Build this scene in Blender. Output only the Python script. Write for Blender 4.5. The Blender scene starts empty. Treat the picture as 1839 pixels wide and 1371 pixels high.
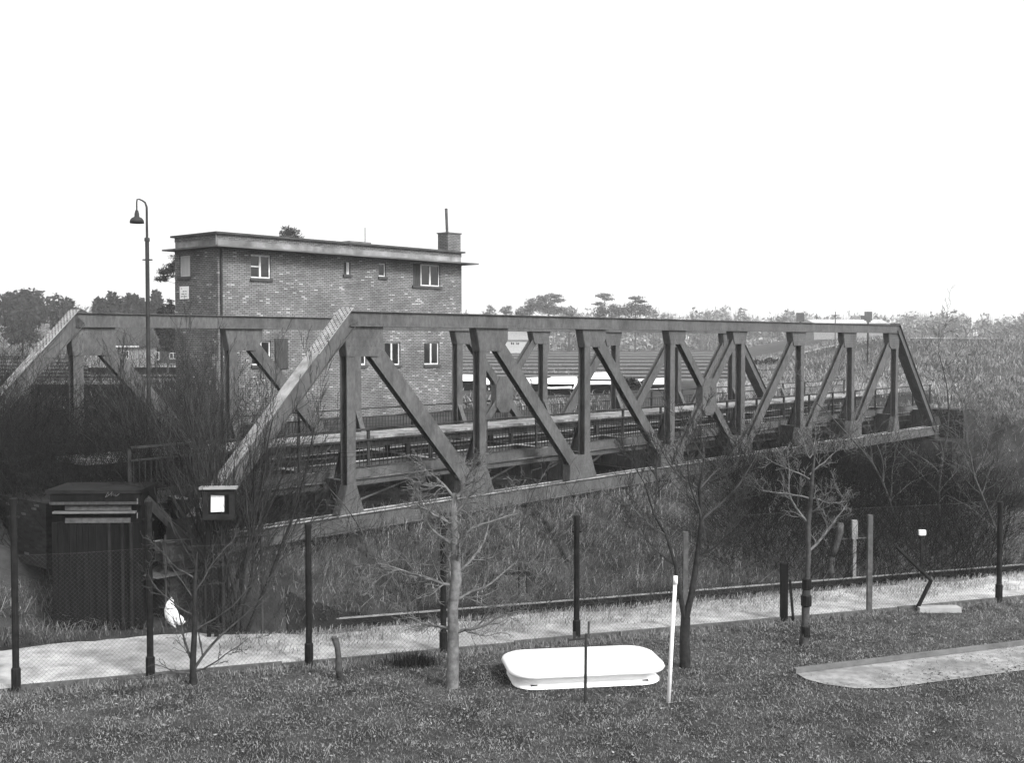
import bpy, math, random
import numpy as np
from mathutils import Vector, Matrix, noise

C = bpy.context.scene.collection
scene = bpy.context.scene
R = math.radians

# ------------------------------------------------------------------ camera
FPX, PW, PH = 2069.0, 1839.0, 1371.0
HZ = 612.0
CAMZ = 6.4
pitch = math.atan((PH / 2 - HZ) / FPX)
cd = bpy.data.cameras.new('camera'); cam = bpy.data.objects.new('camera', cd); C.objects.link(cam)
cd.sensor_width = 36.0; cd.lens = 36.0 * FPX / PW
cd.clip_start = 0.1; cd.clip_end = 4000
cam.location = (0, 0, CAMZ); cam.rotation_euler = (R(90) - pitch, 0, 0)
scene.camera = cam

# ------------------------------------------------------------------ world and sun
SUN_EL, SUN_AZ = 40.0, 136.0      # azimuth from +Y (view) clockwise: behind the right shoulder
w = bpy.data.worlds.new('World'); scene.world = w; w.use_nodes = True
nt = w.node_tree; nt.nodes.clear()
out = nt.nodes.new('ShaderNodeOutputWorld'); bg = nt.nodes.new('ShaderNodeBackground')
sky = nt.nodes.new('ShaderNodeTexSky'); sky.sky_type = 'NISHITA'; sky.sun_disc = False
sky.sun_elevation = R(SUN_EL); sky.sun_rotation = R(SUN_AZ); sky.dust_density = 6.0; sky.air_density = 1.0; sky.ozone_density = 0.5
bw = nt.nodes.new('ShaderNodeRGBToBW')
mx = nt.nodes.new('ShaderNodeMath'); mx.operation = 'MAXIMUM'; mx.inputs[1].default_value = 5.0   # even cloud cover
nt.links.new(sky.outputs[0], bw.inputs[0]); nt.links.new(bw.outputs[0], mx.inputs[0])
nt.links.new(mx.outputs[0], bg.inputs[0]); bg.inputs[1].default_value = 0.10
nt.links.new(bg.outputs[0], out.inputs[0])
sd = bpy.data.lights.new('sun', 'SUN'); sun = bpy.data.objects.new('sun', sd); C.objects.link(sun)
sd.energy = 1.5; sd.angle = R(11); sd.color = (1, 1, 1)
sv = Vector((math.sin(R(SUN_AZ)) * math.cos(R(SUN_EL)), math.cos(R(SUN_AZ)) * math.cos(R(SUN_EL)), math.sin(R(SUN_EL))))
sun.rotation_euler = sv.to_track_quat('Z', 'Y').to_euler(); sun.location = (20, -20, 60)
vs = scene.view_settings; vs.view_transform = 'Standard'; vs.look = 'None'; vs.gamma = 1.0
vs.exposure = 1.25
try:
    scene.cycles.volume_step_rate = 4.0; scene.cycles.volume_max_steps = 32
    scene.cycles.volume_bounces = 1; scene.cycles.max_bounces = 6
    scene.cycles.transparent_max_bounces = 16
except Exception:
    pass

# ------------------------------------------------------------------ projection helpers
cp, sp = math.cos(pitch), math.sin(pitch)
def ray(px, py):
    dx = (px - PW / 2) / FPX; dy = (PH / 2 - py) / FPX
    return Vector((dx, cp + dy * sp, -sp + dy * cp))
def at(px, py, Y):
    r = ray(px, py); t = Y / r.y
    return Vector((r.x * t, Y, CAMZ + r.z * t))
def g(px, py, z=0.0):
    r = ray(px, py); t = (z - CAMZ) / r.z
    return Vector((r.x * t, r.y * t, z))
def sstep(x, a, b):
    t = np.clip((x - a) / (b - a), 0, 1); return t * t * (3 - 2 * t)

# ------------------------------------------------------------------ scene objects helpers
def tag(o, label=None, cat=None, group=None, kind=None):
    if label: o['label'] = label
    if cat: o['category'] = cat
    if group: o['group'] = group
    if kind: o['kind'] = kind
    return o
def thing(name, label, cat, loc=(0, 0, 0), rz=0.0, group=None):
    o = bpy.data.objects.new(name, None); C.objects.link(o); o.empty_display_size = .2
    o.location = loc; o.rotation_euler = (0, 0, rz)
    return tag(o, label, cat, group)
def copy_tree(o, parent=None):
    c = o.copy(); C.objects.link(c)
    if parent: c.parent = parent
    for ch in list(o.children): copy_tree(ch, c)
    return c

class MB:
    def __init__(s): s.v = []; s.f = []; s.sm = False
    def add(s, vs_, fs):
        n = len(s.v); s.v.extend([tuple(v) for v in vs_]); s.f.extend([tuple(i + n for i in f) for f in fs]); return s
    def box(s, x0, x1, y0, y1, z0, z1):
        return s.add([(x0,y0,z0),(x1,y0,z0),(x1,y1,z0),(x0,y1,z0),(x0,y0,z1),(x1,y0,z1),(x1,y1,z1),(x0,y1,z1)],
                     [(0,3,2,1),(4,5,6,7),(0,1,5,4),(1,2,6,5),(2,3,7,6),(3,0,4,7)])
    def obox(s, c, ax, ay, az, hx, hy, hz):
        c = Vector(c); P = []
        for k in (-1, 1):
            for (i, j) in ((-1,-1),(1,-1),(1,1),(-1,1)):
                P.append(c + ax * (hx * i) + ay * (hy * j) + az * (hz * k))
        return s.add(P, [(0,3,2,1),(4,5,6,7),(0,1,5,4),(1,2,6,5),(2,3,7,6),(3,0,4,7)])
    def bar(s, p0, p1, wd, th, side=Vector((0, 1, 0)), off_w=0, off_t=0):
        """box from p0 to p1; th measured along side, wd along axis x side"""
        p0 = Vector(p0); p1 = Vector(p1); a = (p1 - p0); L = a.length; a = a / L
        t = (side - a * side.dot(a)).normalized(); wv = a.cross(t)
        c = (p0 + p1) / 2 + wv * off_w + t * off_t
        return s.obox(c, a, wv, t, L / 2, wd / 2, th / 2)
    def prism(s, pts, y0, y1):
        """pts in x,z plane, extruded y0..y1"""
        n = len(pts); V = [(x, y0, z) for x, z in pts] + [(x, y1, z) for x, z in pts]
        F = [tuple(range(n)), tuple(range(2 * n - 1, n - 1, -1))]
        for i in range(n): j = (i + 1) % n; F.append((i, i + n, j + n, j))
        return s.add(V, F)
    def tube(s, pts, rad, k=4, cap=False):
        pts = [Vector(p) for p in pts]; n = len(pts)
        if not hasattr(rad, '__len__'): rad = [rad] * n
        base = len(s.v); prev = None
        for i in range(n):
            d = (pts[min(i + 1, n - 1)] - pts[max(i - 1, 0)])
            if d.length < 1e-6: d = Vector((0, 0, 1))
            d.normalize()
            if prev is None:
                prev = d.orthogonal().normalized()
            else:
                prev = (prev - d * prev.dot(d))
                prev = prev.normalized() if prev.length > 1e-4 else d.orthogonal().normalized()
            q = d.cross(prev)
            for j in range(k):
                a = 2 * math.pi * j / k
                v = pts[i] + (prev * math.cos(a) + q * math.sin(a)) * rad[i]
                s.v.append((v.x, v.y, v.z))
        for i in range(n - 1):
            for j in range(k):
                a = base + i * k + j; b = base + i * k + (j + 1) % k
                s.f.append((a, b, b + k, a + k))
        if cap:
            s.f.append(tuple(base + j for j in range(k))[::-1]); s.f.append(tuple(base + (n - 1) * k + j for j in range(k)))
        return s
    def lathe(s, prof, c, k=20):
        base = len(s.v); n = len(prof)
        for r, z in prof:
            for j in range(k):
                a = 2 * math.pi * j / k; s.v.append((c[0] + r * math.cos(a), c[1] + r * math.sin(a), c[2] + z))
        for i in range(n - 1):
            for j in range(k):
                a = base + i * k + j; b = base + i * k + (j + 1) % k
                s.f.append((a, b, b + k, a + k))
        return s
    def build(s, name, mat, parent=None, org=None, smooth=False):
        me = bpy.data.meshes.new(name)
        V = s.v
        if org is not None: V = [(x - org[0], y - org[1], z - org[2]) for x, y, z in V]
        me.from_pydata(V, [], s.f); me.update()
        if mat: me.materials.append(mat)
        o = bpy.data.objects.new(name, me); C.objects.link(o)
        if org is not None and parent is None: o.location = org
        if parent: o.parent = parent
        if smooth: me.polygons.foreach_set('use_smooth', [True] * len(me.polygons))
        return o

# ------------------------------------------------------------------ materials
def mat(name, lo, hi=None, rough=.8, scale=3.0, detail=6, bump=0.0, bscale=None, metal=0.0, stretch=(1,1,1), spec=.12, island=0.0, ramp=(.35, .65), second=None, twosided=False):
    m = bpy.data.materials.new(name); m.use_nodes = True; N = m.node_tree; nd = N.nodes; b = nd['Principled BSDF']
    b.inputs['Roughness'].default_value = rough; b.inputs['Metallic'].default_value = metal
    b.inputs['Specular IOR Level'].default_value = spec
    if hi is None: hi = lo
    tc = nd.new('ShaderNodeTexCoord'); mp = nd.new('ShaderNodeMapping'); mp.inputs['Scale'].default_value = stretch
    N.links.new(tc.outputs['Object'], mp.inputs[0])
    n1 = nd.new('ShaderNodeTexNoise'); n1.inputs['Scale'].default_value = scale; n1.inputs['Detail'].default_value = detail; n1.inputs['Roughness'].default_value = .62
    N.links.new(mp.outputs[0], n1.inputs['Vector'])
    cr = nd.new('ShaderNodeValToRGB'); cr.color_ramp.elements[0].position = ramp[0]; cr.color_ramp.elements[1].position = ramp[1]
    cr.color_ramp.elements[0].color = (lo, lo, lo, 1); cr.color_ramp.elements[1].color = (hi, hi, hi, 1)
    N.links.new(n1.outputs['Fac'], cr.inputs[0]); col = cr.outputs[0]
    if second:            # (scale, lo, hi) multiply
        n2 = nd.new('ShaderNodeTexNoise'); n2.inputs['Scale'].default_value = second[0]; n2.inputs['Detail'].default_value = 4
        N.links.new(mp.outputs[0], n2.inputs['Vector'])
        mr = nd.new('ShaderNodeMapRange'); mr.inputs[1].default_value = .35; mr.inputs[2].default_value = .65
        mr.inputs[3].default_value = second[1]; mr.inputs[4].default_value = second[2]
        N.links.new(n2.outputs['Fac'], mr.inputs[0])
        mu = nd.new('ShaderNodeMix'); mu.data_type = 'RGBA'; mu.blend_type = 'MULTIPLY'; mu.inputs[0].default_value = 1
        N.links.new(col, mu.inputs[6]); N.links.new(mr.outputs[0], mu.inputs[7]); col = mu.outputs[2]
    if island:
        ge = nd.new('ShaderNodeNewGeometry'); mr = nd.new('ShaderNodeMapRange')
        mr.inputs[3].default_value = 1 - island; mr.inputs[4].default_value = 1 + island
        N.links.new(ge.outputs['Random Per Island'], mr.inputs[0])
        mu = nd.new('ShaderNodeMix'); mu.data_type = 'RGBA'; mu.blend_type = 'MULTIPLY'; mu.inputs[0].default_value = 1
        N.links.new(col, mu.inputs[6]); N.links.new(mr.outputs[0], mu.inputs[7]); col = mu.outputs[2]
    N.links.new(col, b.inputs['Base Color'])
    if bump:
        nb = nd.new('ShaderNodeTexNoise'); nb.inputs['Scale'].default_value = bscale or scale * 4; nb.inputs['Detail'].default_value = 6
        N.links.new(mp.outputs[0], nb.inputs['Vector'])
        bp = nd.new('ShaderNodeBump'); bp.inputs['Strength'].default_value = bump; bp.inputs['Distance'].default_value = .02
        N.links.new(nb.outputs['Fac'], bp.inputs['Height']); N.links.new(bp.outputs[0], b.inputs['Normal'])
    return m

def brick_mat(name, lo, hi, white=.55, whitefrac=.04, patch=True, mortar=.10, bw_=.25, rh=.083):
    m = bpy.data.materials.new(name); m.use_nodes = True; N = m.node_tree; nd = N.nodes; b = nd['Principled BSDF']
    b.inputs['Roughness'].default_value = .9; b.inputs['Specular IOR Level'].default_value = .2
    tc = nd.new('ShaderNodeTexCoord'); sx = nd.new('ShaderNodeSeparateXYZ'); N.links.new(tc.outputs['Object'], sx.inputs[0])
    ad = nd.new('ShaderNodeMath'); ad.operation = 'ADD'; N.links.new(sx.outputs[0], ad.inputs[0]); N.links.new(sx.outputs[1], ad.inputs[1])
    cb = nd.new('ShaderNodeCombineXYZ'); N.links.new(ad.outputs[0], cb.inputs[0]); N.links.new(sx.outputs[2], cb.inputs[1])
    br = nd.new('ShaderNodeTexBrick'); N.links.new(cb.outputs[0], br.inputs['Vector'])
    br.inputs['Color1'].default_value = (0,0,0,1); br.inputs['Color2'].default_value = (1,1,1,1); br.inputs['Mortar'].default_value = (0,0,0,1)
    br.inputs['Scale'].default_value = 1; br.inputs['Brick Width'].default_value = bw_; br.inputs['Row Height'].default_value = rh
    br.inputs['Mortar Size'].default_value = .014; br.inputs['Mortar Smooth'].default_value = .1; br.inputs['Bias'].default_value = 0
    br.offset = .5; br.squash = 1
    # per brick value -> greys
    cr = nd.new('ShaderNodeValToRGB'); e = cr.color_ramp.elements
    e[0].position = 0; e[0].color = (lo, lo, lo, 1); e[1].position = .93 ; e[1].color = (hi, hi, hi, 1)
    N.links.new(br.outputs['Color'], cr.inputs[0])
    # second brick layer (offset pattern seeds) for light bricks, modulated by a large noise so they come in patches
    no = nd.new('ShaderNodeTexNoise'); no.inputs['Scale'].default_value = .42; no.inputs['Detail'].default_value = 3
    N.links.new(cb.outputs[0], no.inputs['Vector'])
    mr = nd.new('ShaderNodeMapRange'); mr.inputs[1].default_value = .42; mr.inputs[2].default_value = .66; mr.inputs[3].default_value = 0; mr.inputs[4].default_value = .12 if patch else .03
    N.links.new(no.outputs['Fac'], mr.inputs[0])
    # fewer light bricks high up on the wall
    mz = nd.new('ShaderNodeMapRange'); mz.inputs[1].default_value = 9.5; mz.inputs[2].default_value = 6.8; mz.inputs[3].default_value = .1; mz.inputs[4].default_value = 1
    N.links.new(sx.outputs[2], mz.inputs[0])
    mm = nd.new('ShaderNodeMath'); mm.operation = 'MULTIPLY'; N.links.new(mr.outputs[0], mm.inputs[0]); N.links.new(mz.outputs[0], mm.inputs[1])
    ma = nd.new('ShaderNodeMath'); ma.operation = 'ADD'; ma.inputs[1].default_value = whitefrac * .3; N.links.new(mm.outputs[0], ma.inputs[0])
    sub = nd.new('ShaderNodeMath'); sub.operation = 'SUBTRACT'; sub.inputs[0].default_value = 1; N.links.new(ma.outputs[0], sub.inputs[1])
    gt = nd.new('ShaderNodeMath'); gt.operation = 'GREATER_THAN'; N.links.new(br.outputs['Color'], gt.inputs[0]); N.links.new(sub.outputs[0], gt.inputs[1])
    m1 = nd.new('ShaderNodeMix'); m1.data_type = 'RGBA'; N.links.new(gt.outputs[0], m1.inputs[0]); N.links.new(cr.outputs[0], m1.inputs[6]); m1.inputs[7].default_value = (white, white, white, 1)
    m2 = nd.new('ShaderNodeMix'); m2.data_type = 'RGBA'; N.links.new(br.outputs['Fac'], m2.inputs[0]); N.links.new(m1.outputs[2], m2.inputs[6]); m2.inputs[7].default_value = (mortar, mortar, mortar, 1)
    # streaky weathering
    n3 = nd.new('ShaderNodeTexNoise'); n3.inputs['Scale'].default_value = .8; n3.inputs['Detail'].default_value = 7; N.links.new(cb.outputs[0], n3.inputs['Vector'])
    m3 = nd.new('ShaderNodeMapRange'); m3.inputs[1].default_value = .3; m3.inputs[2].default_value = .7; m3.inputs[3].default_value = .7; m3.inputs[4].default_value = 1.22
    N.links.new(n3.outputs['Fac'], m3.inputs[0])
    m4 = nd.new('ShaderNodeMix'); m4.data_type = 'RGBA'; m4.blend_type = 'MULTIPLY'; m4.inputs[0].default_value = 1
    N.links.new(m2.outputs[2], m4.inputs[6]); N.links.new(m3.outputs[0], m4.inputs[7]); N.links.new(m4.outputs[2], b.inputs['Base Color'])
    return m

M = {}
M['steel'] = mat('steel_paint', .045, .085, rough=.5, scale=1.6, detail=10, bump=.35, bscale=50, second=(9, .78, 1.18), spec=.3, stretch=(1.6, 1.6, .7), ramp=(.3, .62))
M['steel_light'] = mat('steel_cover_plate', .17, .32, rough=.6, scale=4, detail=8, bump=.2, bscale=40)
M['flange'] = mat('dusty_skylit_flange', .13, .36, rough=.7, scale=1.3, detail=9, second=(7, .7, 1.2), ramp=(.4, .62))  # pale grey holds both dust and the sky's reflection on upward faces
M['rivet'] = mat('rivet_heads', .015, .03, rough=.6)
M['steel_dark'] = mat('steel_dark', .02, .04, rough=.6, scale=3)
M['rail_paint'] = mat('railing_paint', .022, .045, rough=.5, scale=6)
M['concrete_light'] = mat('pale_concrete', .20, .34, rough=.9, scale=1.5, detail=8, second=(.5, .8, 1.1))
M['concrete'] = mat('concrete', .08, .15, rough=.9, scale=2, detail=8, bump=.3)
M['roof_cap'] = mat('roof_cap', .04, .07, rough=.7)
M['canopy'] = mat('canopy_concrete', .06, .14, rough=.9, scale=.7, detail=7, stretch=(1, 1, 3))
M['brick'] = brick_mat('brick_wall', .12, .20, white=.34, whitefrac=.01, mortar=.05)
M['brick_shaded'] = brick_mat('brick_abutment_shaded', .010, .03, white=.09, mortar=.02, patch=False)  # near-black: the shade under the deck is put into the brick colour
M['white_paint'] = mat('white_paint', .4, .6, rough=.6, scale=5)
M['glass'] = mat('window_glass', .01, .02, rough=.08, spec=.6)
M['curtain'] = mat('curtain', .3, .5, rough=.9, stretch=(14, 14, .5), scale=2)
M['wood_dark'] = mat('tarred_wood', .003, .009, rough=.85, scale=4, stretch=(3, 3, .4))
M['batten'] = mat('dark_battens', .008, .02, rough=.9)
M['plinth'] = mat('roof_plinth', .10, .27, rough=.95, scale=1.1, detail=9, second=(.6, .6, 1.2))
M['wood_grey'] = mat('weathered_wood', .03, .06, rough=.85, scale=5, stretch=(3, 3, .4))
M['bark_dark'] = mat('bark_dark', .012, .03, rough=.95, scale=10)
M['bark_mid'] = mat('bark_mid', .03, .07, rough=.95, scale=9)
M['bark_light'] = mat('bark_light', .07, .17, rough=.95, scale=8, detail=8)
M['twig'] = mat('twigs', .03, .06, rough=.95, island=.4)
M['twig_pale'] = mat('twigs_pale', .05, .11, rough=.95, island=.4)
M['needles'] = mat('needles', .010, .025, rough=.9, island=.45)
M['grass_bank'] = mat('dead_grass', .04, .23, rough=.95, scale=.9, detail=7, island=.75)
M['grass_pale'] = mat('pale_grass', .16, .36, rough=.95, scale=1.0, island=.35)
M['grass_garden'] = mat('garden_grass', .08, .25, rough=.95, scale=1.6, detail=8, island=.3)
M['leaf'] = mat('dead_leaves', .04, .17, rough=.9, island=.7)
M['scrub_shaded'] = mat('shaded_scrub', .003, .012, rough=.95, island=.6)  # shade of the bridge opening is put into this near-black colour
M['thicket'] = mat('thicket_twigs', .008, .03, rough=.95, island=.6)
M['white'] = mat('white_enamel', .82, .86, rough=.35)
M['white_dirty'] = mat('white_plastic', .35, .7, rough=.6, scale=6)
M['post_dark'] = mat('post_dark', .006, .015, rough=.7, scale=8)
M['post_concrete'] = mat('post_concrete', .05, .10, rough=.9, scale=8)
M['wire'] = mat('fence_wire', .025, .045, rough=.5)
M['rail_steel'] = mat('rail_head', .16, .3, rough=.5, scale=5)
M['sleeper'] = mat('sleepers', .01, .02, rough=.95)
M['tile'] = mat('roof_tiles', .03, .05, rough=.9, scale=6, stretch=(1, 1, 6))
M['render_pale'] = mat('pale_render', .16, .26, rough=.9)
M['render_white'] = mat('white_render', .3, .42, rough=.9)
M['paper'] = mat('paper', .8, .85, rough=.9)
M['ballast'] = mat('ballast', .12, .2, rough=.95, scale=6)
M['hazed_green'] = mat('hazed_foliage', .13, .26, rough=.95, island=.5)  # distance haze painted in as a lighter grey on far trees
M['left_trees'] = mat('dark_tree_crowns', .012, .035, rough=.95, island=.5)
M['hazed_pine'] = mat('hazed_pine', .06, .13, rough=.95, island=.5)  # paler than the needles, distance haze mixed into the colour
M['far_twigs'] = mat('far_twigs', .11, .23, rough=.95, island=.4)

# ------------------------------------------------------------------ bridge frame of reference
UA = math.atan((2688 - PW / 2) / (FPX / 1.0))
PL = 5.12                                   # panel length
P0 = at(625, 760, 30.0); P0.z = 0
BR = math.pi / 2 - UA                       # rotation of local x onto bridge direction
un = Vector((math.sin(UA), math.cos(UA), 0)); nn = Vector((-math.cos(UA), math.sin(UA), 0))
W = 7.07                                    # distance between trusses
OF = 1.45                                   # skew of far truss along the bridge
ZB, ZC, ZT = 1.42, 1.88, 7.17               # bottom of bottom chord, its top, top of top chord

# fence frame of reference
F0 = g(555, 1195); F1 = g(1560, 1103)
fe = (F1 - F0).normalized(); fm = Vector((-fe.y, fe.x, 0))
def fence_sc(X, Y):
    return (X - F0.x) * fe.x + (Y - F0.y) * fe.y, (X - F0.x) * fm.x + (Y - F0.y) * fm.y
eB = fence_sc(*g(560, 1108, -.35).xy)[0]

def hh(X, Y):
    X = np.asarray(X, float); Y = np.asarray(Y, float)
    e, s = fence_sc(X, Y)
    a = (X - P0.x) * un.x + (Y - P0.y) * un.y
    b = (X - P0.x) * nn.x + (Y - P0.y) * nn.y
    left = 1 - sstep(e, eB - 3.5, eB + 1.6)
    stoe = 4.55 - 1.2 * left
    d1 = np.maximum(s - stoe, 0); d2 = np.maximum(-b - .3, 0)
    f = d1 / (d1 + d2 + 1e-6)
    # the left end: road level behind the bank
    plate = 1.2 + 1.5 * sstep(b, 9.0, 13.0)
    L2 = 1 - sstep(a, -6.0, -4.6)
    plate = plate * (1 - L2) + L2 * 2.72 * sstep(b, 1.6, 5.5)
    z = -.5 + (plate + .5) * sstep(f, -.25, 1.0) ** .85
    z = z * (1 - L2) + L2 * 0
    z = np.where(b > -.3, plate, z)
    # right of the bridge end: plain bank up to the plateau
    # cutting under the right half of the bridge
    cut = sstep(a, 4.0 * PL, 5.6 * PL) * (1 - sstep(a, 8.3 * PL, 8.9 * PL)) * sstep(s - stoe, 1.0, 7) * (1 - sstep(b, 9.0, 17))
    z = z + (-3.2 - z) * cut
    farend = sstep(a, 8.4 * PL, 9.0 * PL)
    z = z + (2.4 - z) * farend * sstep(b, -9, 0)
    # path, verge and trackbed
    zt = np.where(s < 2.4, 0, -.5 * sstep(s, 2.4, 3.5))
    z = np.where(s < stoe, np.where(left > .5, np.where(s < stoe, 0, z), zt), z)
    z = np.where(s < stoe, zt * (1 - left) + 0 * left, np.maximum(z, -.5 * (1 - left)) * (1 - cut) + z * cut)
    # far plateau and hill on the right
    far = sstep(Y, 62, 80)
    z = z + (2.8 - z) * far * (s > 20)
    hill = sstep(Y, 92, 175) * sstep(X - Y * .18, 2, 26)
    z = z + 3.9 * hill
    return z
def h1(x, y): return float(hh(x, y))
def ground_hit(px, py, t0=8.0, t1=400.0):
    r = ray(px, py); t = t0
    while t < t1:
        p = Vector((r.x * t, r.y * t, CAMZ + r.z * t))
        if p.z <= h1(p.x, p.y): return p
        t += .05 if t < 80 else .5
    return Vector((r.x * t, r.y * t, CAMZ + r.z * t))

def noise2(X, Y, sc, amp, seed=0):
    v = 0
    rs = np.random.RandomState(seed)
    for k in range(5):
        th = rs.rand() * 6.28; ph = rs.rand(2) * 6.28; f_ = sc * (1.6 ** k)
        v = v + np.sin((X * math.cos(th) + Y * math.sin(th)) * f_ + ph[0]) * np.cos((X * math.sin(th) - Y * math.cos(th)) * f_ * .8 + ph[1]) / (1.5 ** k)
    return v * amp

# ------------------------------------------------------------------ ground
def axis(lo, hi, step, dlo, dhi, gr=1.13):
    a = list(np.arange(dlo, dhi, step)); s = step
    x = dlo
    while x > lo: s *= gr; x -= s; a.insert(0, x)
    s = step; x = a[-1]
    while x < hi: s *= gr; x += s; a.append(x)
    return np.array(a)
def grid_mesh(name, xs, ys, zf, mt, kind='structure', mask=None):
    XX, YY = np.meshgrid(xs, ys); ZZ = zf(XX, YY)
    V = np.stack([XX.ravel(), YY.ravel(), ZZ.ravel()], 1).astype(np.float32)
    nx, ny = len(xs), len(ys)
    i = np.arange(ny - 1)[:, None] * nx + np.arange(nx - 1)[None, :]
    F = np.stack([i, i + 1, i + nx + 1, i + nx], -1).reshape(-1, 4)
    me = bpy.data.meshes.new(name); me.from_pydata(V.tolist(), [], F.tolist()); me.update()
    me.polygons.foreach_set('use_smooth', [True] * len(me.polygons))
    me.materials.append(mt); o = bpy.data.objects.new(name, me); C.objects.link(o); tag(o, kind=kind); return o

M['earth'] = mat('earth', .016, .055, rough=1, scale=.9, detail=9, bump=.6, bscale=9, second=(.12, .75, 1.15))
def ground_z(X, Y):
    z = hh(X, Y); e, s = fence_sc(X, Y)
    bankm = sstep(s, 5.0, 6.5) * (1 - sstep(Y, 70, 90))
    return z + noise2(X, Y, 1.1, .045, 3) * bankm + noise2(X, Y, .9, .012, 5)
ground = grid_mesh('ground', axis(-900, 900, .26, -22, 32), axis(-60, 1600, .26, 8, 56), ground_z, M['earth'])

def strip(name, e0, e1, s0, s1, zoff, mt, ne=120, ns=10, edge=.15, seed=1):
    """sheet laid on the ground in fence coordinates with wavy edges"""
    V = []; F = []
    for i in range(ne + 1):
        e = e0 + (e1 - e0) * i / ne
        w0 = s0 + edge * noise.noise(Vector((e * .7, seed, 0))) + edge * .5 * noise.noise(Vector((e * 2.9, seed, 4)))
        w1 = (s1(e) if callable(s1) else s1) + edge * 2 * noise.noise(Vector((e * .6, seed, 9))) + edge * noise.noise(Vector((e * 2.3, seed, 2)))
        for j in range(ns + 1):
            s = w0 + (w1 - w0) * j / ns
            x = F0.x + fe.x * e + fm.x * s; y = F0.y + fe.y * e + fm.y * s
            V.append((x, y, float(ground_z(np.array(x), np.array(y))) + zoff))
    for i in range(ne):
        for j in range(ns):
            a = i * (ns + 1) + j; F.append((a, a + ns + 1, a + ns + 2, a + 1))
    me = bpy.data.meshes.new(name); me.from_pydata(V, [], F); me.materials.append(mt); me.update()
    me.polygons.foreach_set('use_smooth', [True] * len(me.polygons))
    o = bpy.data.objects.new(name, me); C.objects.link(o); tag(o, kind='structure'); return o
M['sand'] = mat('sandy_path', .24, .46, rough=1, scale=2.0, detail=9, bump=.5, bscale=16, second=(.35, .7, 1.1))
M['trackbed'] = mat('trackbed', .008, .02, rough=1, scale=3, detail=8, bump=.5)
strip('path', -30, 40, .12, lambda e: 2.35 + .85 * (1 - float(sstep(e, eB - 3.2, eB - .6))), .03, M['sand'], 240, 14, .18, 1)
strip('trackbed', eB - .8, 45, 2.6, 4.6, .03, M['trackbed'], 160, 8, .12, 7)

# ------------------------------------------------------------------ truss bridge
zt_c = ZT - .40
bridge = thing('truss_bridge', 'grey riveted steel truss bridge with open portals crossing the grassy cutting', 'bridge', (P0.x, P0.y, 0), BR)
Yv = Vector((0, 1, 0))
D = .24
def hsec(mb, p0, p1, wd, depth=D, th=.025, y=0.0):
    p0 = Vector(p0); p1 = Vector(p1)
    mb.bar(p0, p1, wd, th, Yv, off_t=-depth / 2); mb.bar(p0, p1, wd, th, Yv, off_t=depth / 2)
    mb.bar(p0, p1, th, depth - th, Yv)
def rivets(mb, pts, axis='y', yv=0.0, r=.016, nrm=None):
    """little domes; pts are 3d, nrm outward"""
    nrm = nrm or Vector((0, -1, 0)); a = nrm.orthogonal().normalized(); b = nrm.cross(a)
    for p in pts:
        p = Vector(p); V = [p + (a * math.cos(k * math.pi / 3) + b * math.sin(k * math.pi / 3)) * r for k in range(6)]
        V += [p + nrm * r * .55 + (a * math.cos(k * math.pi / 3) + b * math.sin(k * math.pi / 3)) * r * .6 for k in range(6)]
        F = [(k, (k + 1) % 6, (k + 1) % 6 + 6, k + 6) for k in range(6)] + [tuple(range(6, 12))]
        mb.add(V, F)
def inside(poly, x, z):
    c = False; n = len(poly)
    for i in range(n):
        x0, z0 = poly[i]; x1, z1 = poly[(i + 1) % n]
        if (z0 > z) != (z1 > z) and x < (x1 - x0) * (z - z0) / (z1 - z0) + x0: c = not c
    return c
def gusset(pts, ox, oy, wall=True):
    d = D / 2 + .012
    mb = MB()
    P = [(x + ox, z) for x, z in pts]
    mb.prism(P, oy - d - .018, oy - d); mb.prism(P, oy + d, oy + d + .018)
    # filler edges between the two plates
    if wall:
        n = len(P)
        for i in range(n):
            a = Vector((P[i][0], oy, P[i][1])); b_ = Vector((P[(i + 1) % n][0], oy, P[(i + 1) % n][1]))
            if abs(a.x - b_.x) < .45 and abs(a.z - b_.z) > .12 and (b_ - a).length > .15 and (a.x + b_.x) / 2 < ox:
                mb.bar(a, b_, .02, 2 * d, Yv)
    rv = mb; x0 = min(p[0] for p in P); x1 = max(p[0] for p in P); z0 = min(p[1] for p in P); z1 = max(p[1] for p in P)
    pts3 = []
    zz = z0 + .06
    k = 0
    while zz < z1 - .04:
        xx = x0 + .06 + (.06 if k % 2 else 0)
        while xx < x1 - .04:
            if inside(P, xx, zz) and inside(P, xx - .04, zz) and inside(P, xx + .04, zz): pts3.append((xx, oy - d - .018, zz))
            xx += .13
        zz += .11; k += 1
    rivets(rv, pts3); return mb.build('gusset_plate', M['steel'], bridge)

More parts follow.
